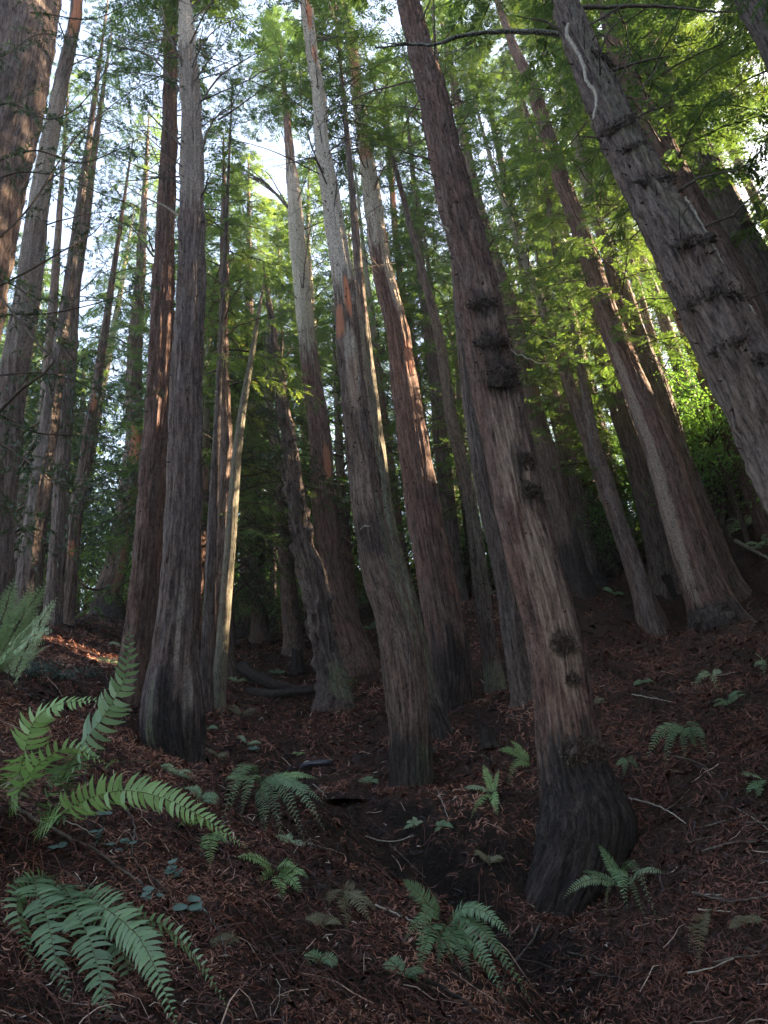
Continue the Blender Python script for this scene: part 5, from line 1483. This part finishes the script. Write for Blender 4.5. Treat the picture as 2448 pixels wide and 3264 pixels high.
def rock(px, py, wx, wy, label, seed, mat=M_ROCK, dz=0.0):
    g = gnd(px, py)
    m = (g @ FWD) / F_PX
    a, b = 30, 18
    th = np.linspace(0, 2 * math.pi, a, endpoint=False); ph = np.linspace(0.02, math.pi - .02, b)
    TH, PH_ = np.meshgrid(th, ph)
    dx, dy, dz_ = np.sin(PH_) * np.cos(TH), np.sin(PH_) * np.sin(TH), np.cos(PH_)
    l = 1 + .6 * (fbm(dx * 1.6 + seed, dy * 1.6, dz_ * 1.6, seed) - .5)
    V = g + np.stack([dx * l * wx / 2 * m, dy * l * wx / 2.6 * m, dz_ * l * wy / 2 * m + dz], -1)
    idx = np.arange(a * b).reshape(b, a)
    mb = MB()
    mb.add(V, np.stack([idx[:-1], np.roll(idx[:-1], -1, 1), np.roll(idx[1:], -1, 1), idx[1:]], -1).reshape(-1, 4))
    tag(mb.build('rock', mat, smooth=True), label, 'rock')
rock(1010, 2440, 110, 30, 'wet bluish dark rock lying in the gully above the pool', 1)
rock(740, 2052, 50, 22, 'pale flat stone beside the lone straight redwood', 3, simple_mat('pale_stone', [(0.3, (.10, .09, .09)), (.7, (.24, .22, .22))], 6))

def stick(name, label, pts, w, mat, cat='stick', seed=1, lift=.03, twigs=1, group=None, taper=.5):
    rng = np.random.default_rng(seed)
    P = np.array([(at(*p) if len(p) == 3 else gnd(*p) + np.array([0, 0, lift])) for p in pts])
    A = resample(P, np.ones(len(P)), np.ones(len(P)), .05)[:, :3]
    # never under the ground
    A[:, 2] = np.maximum(A[:, 2], H(A[:, 0], A[:, 1]) + .008)
    A = A + rng.normal(0, .004, A.shape)
    m = (A[0] @ FWD) / F_PX
    mb = branch_mesh(A, w / 2 * m, rng, twigs, k=6, tip=taper)
    return tag(mb.build(name, mat, smooth=True), label, cat, group)
T7 = lambda pts: [(a / 1.508, 2464 + b / 1.508) for a, b in pts]
T8 = lambda pts: [(1148 + a / 1.276, 2364 + b / 1.276) for a, b in pts]
T4 = lambda pts: [(1224 + a / 1.3554, 1000 + b / 1.3554) for a, b in pts]
stick('fallen_branch', 'long straight brown fallen branch sloping down the near left slope', T7([(60, 190), (170, 260), (320, 345), (440, 400), (540, 470), (685, 580)]), 13, M_TWIG, 'branch', 3, .05)
stick('fallen_branch', 'pale lichen-crusted dead branch beside the long brown one', T7([(560, 150), (640, 250), (640, 440), (700, 500), (790, 580), (850, 670), (900, 800)]), 7, M_TWIG, 'branch', 4, .03, 3)
stick('fallen_branch', 'short lichen-white twig right of the round ground leaves', T7([(955, 665), (1010, 730), (1050, 800), (1085, 880), (1090, 930)]), 6.5, M_LICH, 'branch', 5, .04, 2)
stick('fallen_branch', 'thin tan branch pointing left across the near slope edge', T7([(1480, 365), (1560, 385), (1659, 412)]), 7, M_PALE, 'branch', 6, .05, 0)
stick('fallen_branch', 'pale broken pole lying at the right border below the bright slope', T4([(1525, 1000), (1580, 1030), (1680, 1085)]), 14, M_PALE, 'branch', 7, .15, 0)
stick('fallen_branch', 'long bent twig hanging down the dark bank under the spreading fern', T8([(740, 760), (700, 840), (660, 890), (610, 950)]), 7, M_TWIG, 'branch', 8, .06)
stick('fallen_branch', 'thin fallen limb crossing the lower right bank', T8([(1360, 640), (1430, 665), (1500, 678), (1600, 672), (1680, 650)]), 9, M_TWIG, 'branch', 9, .06, 2)
stick('fallen_branch', 'grey limb running level to the right border', T8([(1400, 470), (1500, 440), (1600, 432), (1680, 430)]), 9, M_TWIG, 'branch', 10, .06, 2)
stick('fallen_branch', 'dark dead branch angling down at the bottom right corner', T8([(1440, 940), (1520, 920), (1600, 910), (1680, 900)]), 8, M_TWIG, 'branch', 11, .06, 2)
stick('fallen_branch', 'bare twig arching right from behind the swollen trunk base', T8([(1080, 250), (1180, 275), (1260, 310), (1330, 360)]), 6, M_PALE, 'branch', 12, .08, 1)
stick('fallen_branch', 'pale twig beside the faded low fern at bottom centre', T8([(60, 695), (140, 725), (230, 770)]), 7, M_PALE, 'branch', 13, .05, 0)
stick('fallen_branch', 'black branch lying in the bottom centre litter', T8([(270, 1000), (340, 1040), (420, 1090), (480, 1140)]), 16, M_ROT, 'branch', 14, .05, 0)
stick('fallen_branch', 'fallen limb curving up from the ground far left of the sunlit tree', [(350, 1860 + 10, 24.0), (300, 1880, 23.5), (250, 1850, 23.2), (235, 1690, 23.0)], 9, M_LIMB, 'branch', 15, 0, 3)
stick('fallen_branch', 'dark hooked limb reaching in from the left border', [(-20, 1330, 8.2), (70, 1240, 8.1), (140, 1190, 8.0), (172, 1147, 8.0)], 11, M_LIMB, 'branch', 16, 0, 1, taper=.7)
stick('fallen_branch', 'thin dark limb sloping down from the left border to the hooked one', [(-20, 920, 8.2), (60, 1020, 8.1), (120, 1095, 8.0), (172, 1147, 8.0)], 7, M_LIMB, 'branch', 17, 0, 3, taper=.9)
for q, (a, b, r, mt, lb) in enumerate([(1030, 2960, 60, 'ferndry', 'brownish small fern in the bare litter left of the spreading fern'), (1290, 3120, 70, 'fern', 'dark small fern at the bottom edge beside the spreading fern'),
        (2330, 2250, 60, 'fern', 'dim fern on the right bank near the border'), (1900, 2250, 45, 'ferndry', 'withered fern on the right bank behind the peeling redwood'), (2050, 2180, 40, 'fern', 'small dim fern under the thin pole tree'),
        (560, 2480, 60, 'fernpale', 'pale fern in the litter right of the blackened trunk foot'), (690, 2420, 40, 'ferndry', 'yellowing fern tuft on the left side of the gully path'), (1180, 2500, 40, 'fern', 'small fern in the shade left of the centre redwood foot'),
        (640, 2560, 60, 'fern', 'low green fern left of the full blue-green sword fern'), (930, 2700, 55, 'fernpale', 'pale fern lying between the middle fern and the gully'), (1020, 3080, 55, 'fern', 'small green fern at the bottom centre of the litter slope'), (720, 3020, 50, 'ferndry', 'brown withered fern right of the drooping corner fern'), (2380, 2950, 60, 'ferndry', 'withered fern low on the right border bank'), (1560, 2760, 50, 'ferndry', 'brown fern hanging on the dark gully face')]):
    auto_fern((a, b), r, 7, lb, mt, .06, -20, 200)
rs = np.random.default_rng(404)
for q in range(46):
    px, py = rs.uniform(1500, 2440), rs.uniform(2050, 3230)
    a = rs.uniform(-.6, .6) + (math.pi / 2 if rs.random() < .2 else 0); L = rs.uniform(60, 190)
    c = rs.normal(0, .25)
    pts = [(px + math.cos(a + c * t) * L * t, py + math.sin(a + c * t) * L * t * .8) for t in (0, .33, .66, 1)]
    stick('stick', 'bare dead stick lying in the needle litter of the shaded right bank', pts, rs.uniform(3, 6.5), M_TWIG if rs.random() < .75 else M_PALE, 'stick', 50 + q, rs.uniform(.02, .09), 1, 'dead sticks on the right bank')
for q in range(26):
    px, py = rs.uniform(60, 1400), rs.uniform(2350, 3230)
    a = rs.uniform(.1, 1.1); L = rs.uniform(60, 170); c = rs.normal(0, .3)
    pts = [(px + math.cos(a + c * t) * L * t, py + math.sin(a + c * t) * L * t) for t in (0, .33, .66, 1)]
    stick('stick', 'thin dead stick lying in the needle litter of the left slope', pts, rs.uniform(2.5, 5), M_TWIG if rs.random() < .7 else M_PALE, 'stick', 150 + q, rs.uniform(.02, .06), 1, 'dead sticks on the left slope')

# small round ground leaves on the near slope
def ground_plant(px, py, n, sz, label, seed, spread=40, mat='ivy', group=None):
    rng = np.random.default_rng(seed)
    g = gnd(px, py)
    m = (g @ FWD) / F_PX
    root = empty('ground_plant', g, label, 'plant', group)
    ms, ml = MB(), MB()
    for i in range(n):
        b = g + np.array([rng.normal(0, .4) * spread * m, rng.normal(0, .3) * spread * m, 0])
        b[2] = float(H(b[0], b[1])[0])
        h = rng.uniform(.03, .10)
        tp = b + np.array([rng.normal(0, .02), -.03, h])
        tube(ms, [g, g * .7 + b * .3 + [0, 0, .02], (b + tp) / 2 + [0, 0, .01], tp], [.002, .0015, .0012, .001], 4)
        r = sz * m * rng.uniform(.6, 1.1) / 2
        N = nrm(np.array([rng.normal(0, .3), -.5, .8])); X = nrm(np.cross(N, [0, 0, 1.])); Yv = np.cross(X, N)
        th = np.linspace(0, 2 * math.pi, 13)[:-1]
        rad = r * (1 + .22 * np.cos(th * 3 + 1.5))
        V = tp + X * (rad * np.cos(th))[:, None] + Yv * (rad * np.sin(th) * .8)[:, None] + N * (np.cos(th * 2) * r * .12)[:, None]
        V = np.vstack([V, tp - N * r * .1])
        ml.add(V, np.stack([np.arange(12), (np.arange(12) + 1) % 12, np.full(12, 12)], -1), 0, rnd=rng.random())
    hang(ms.build('stem', M_STEM), root); hang(ml.build('foliage', LEAF[mat]), root)
for q, (px, py, n, sz, sp, lb) in enumerate([(560, 2800, 4, 50, 28, 'round blue-green leaves in a small cluster on the near slope, upper one'), (605, 2935, 4, 48, 36, 'round blue-green leaves just above the drooping corner fern'),
        (325, 2700, 6, 34, 60, 'blue-green leaflets under the bright arching frond'), (190, 2725, 3, 34, 14, 'two round leaves near the left end of the long fallen branch'), (480, 2890, 5, 32, 50, 'dull round leaves beside the lichen-crusted branch'),
        (420, 2730, 4, 34, 40, 'sparse leaflets around the top of the lichen-crusted branch'), (330, 2630, 3, 34, 24, 'pair of leaves directly below the arching frond'), (820, 2400, 4, 26, 40, 'small blue leaf plant on the bank above the blue-green fern')]):
    ground_plant(px, py, n, sz, lb, q + 5, sp)
# low leafy shrubs on the left bank and creeper at the foot of the centre tree
def low_shrub(px, py, rad, label, seed, leafm='bay', n=420, ls=.035, hgt=.7, group=None):
    rng = np.random.default_rng(seed)
    g = gnd(px, py)
    R = rad * (g @ FWD) / F_PX
    root = empty('shrub', g, label, 'shrub', group)
    ms, ml = MB(), MB()
    tips = []
    for i in range(9):
        a = rng.uniform(0, 6.28)
        e = g + np.array([math.cos(a) * R * rng.uniform(.3, 1), math.sin(a) * R * rng.uniform(.3, .8), R * hgt * rng.uniform(.3, 1.3)])
        tt = np.linspace(0, 1, 5)[:, None]
        P = g + (e - g) * tt + np.array([0, 0, R * .25]) * np.sin(tt * 3.14)
        tube(ms, P, .006 * (1 - tt[:, 0] * .7), 4)
        tips.append(P)
    tips = np.array(tips)
    i = rng.integers(0, 9, n); k = rng.integers(1, 5, n)
    C = tips[i, k] + rng.normal(0, R * .17, (n, 3)) * np.array([1, 1, .6])
    leaves(ml, C, rng.normal(0, 1, (n, 3)) * np.array([1, 1, .4]), np.array([0, -.3, 1.]) + rng.normal(0, .4, (n, 3)), rng.uniform(.6, 1.3, n) * ls, rng.uniform(.4, .6, n) * ls)
    hang(ms.build('stem', M_TWIG), root); hang(ml.build('foliage', LEAF[leafm]), root)
low_shrub(190, 2180, 70, 'low dark huckleberry shrub at the foot of the left bank trunks', 1, 'ivy', 700, .05)
low_shrub(280, 2170, 60, 'small leafed bluish shrub right of the low dark one', 2, 'ivy', 600, .045)
low_shrub(90, 2160, 60, 'tangled little shrub below the pale feathery fern', 3, 'ivy', 500, .05)
low_shrub(1100, 2200, 40, 'mossy green creeper around the foot of the knobby trunk', 4, 'broad', 500, .04)
low_shrub(1362, 2430, 34, 'ivy-like creeper climbing the right foot of the centre redwood', 5, 'ivy', 700, .035, 2.4)
low_shrub(860, 1925, 60, 'low green shrub on the gully floor beyond the stump', 6, 'broad', 500, .08)
low_shrub(1930, 1560, 90, 'pale tangled shrub on the upper slope behind the thin pole', 7, 'ivy', 700, .12, 1.0)
low_shrub(1520, 1700, 80, 'grey-green shrub tangle between the slim trunks', 8, 'ivy', 600, .12, 1.0)
low_shrub(1180, 1850, 70, 'twiggy shrub on the slope behind the centre trunk', 9, 'ivy', 500, .1, 1.0)

# ------------------------------------------------------------------ the faint haze that lifts the far trunks
hx, hy0, hy1, hz0, hz1 = 260.0, -47.0, 133.0, -60.0, 66.0
mb = MB()
Vh = np.array([(x, y, z) for z in (hz0, hz1) for x, y in ((-hx, hy0), (hx, hy0), (hx, hy1), (-hx, hy1))])
mb.add(Vh, [[0, 3, 2, 1], [4, 5, 6, 7], [0, 1, 5, 4], [1, 2, 6, 5], [2, 3, 7, 6], [3, 0, 4, 7]])
hm, nt, out = new_mat('haze')
pv = nt.nodes.new('ShaderNodeVolumePrincipled')
pv.inputs['Color'].default_value = (0.93, 0.95, 0.95, 1)
pv.inputs['Density'].default_value = HAZE
pv.inputs['Anisotropy'].default_value = 0.25
nt.links.new(pv.outputs[0], out.inputs['Volume'])
tag(mb.build('haze', hm), 'faint pale haze hanging between the far trunks', 'haze', kind='stuff')
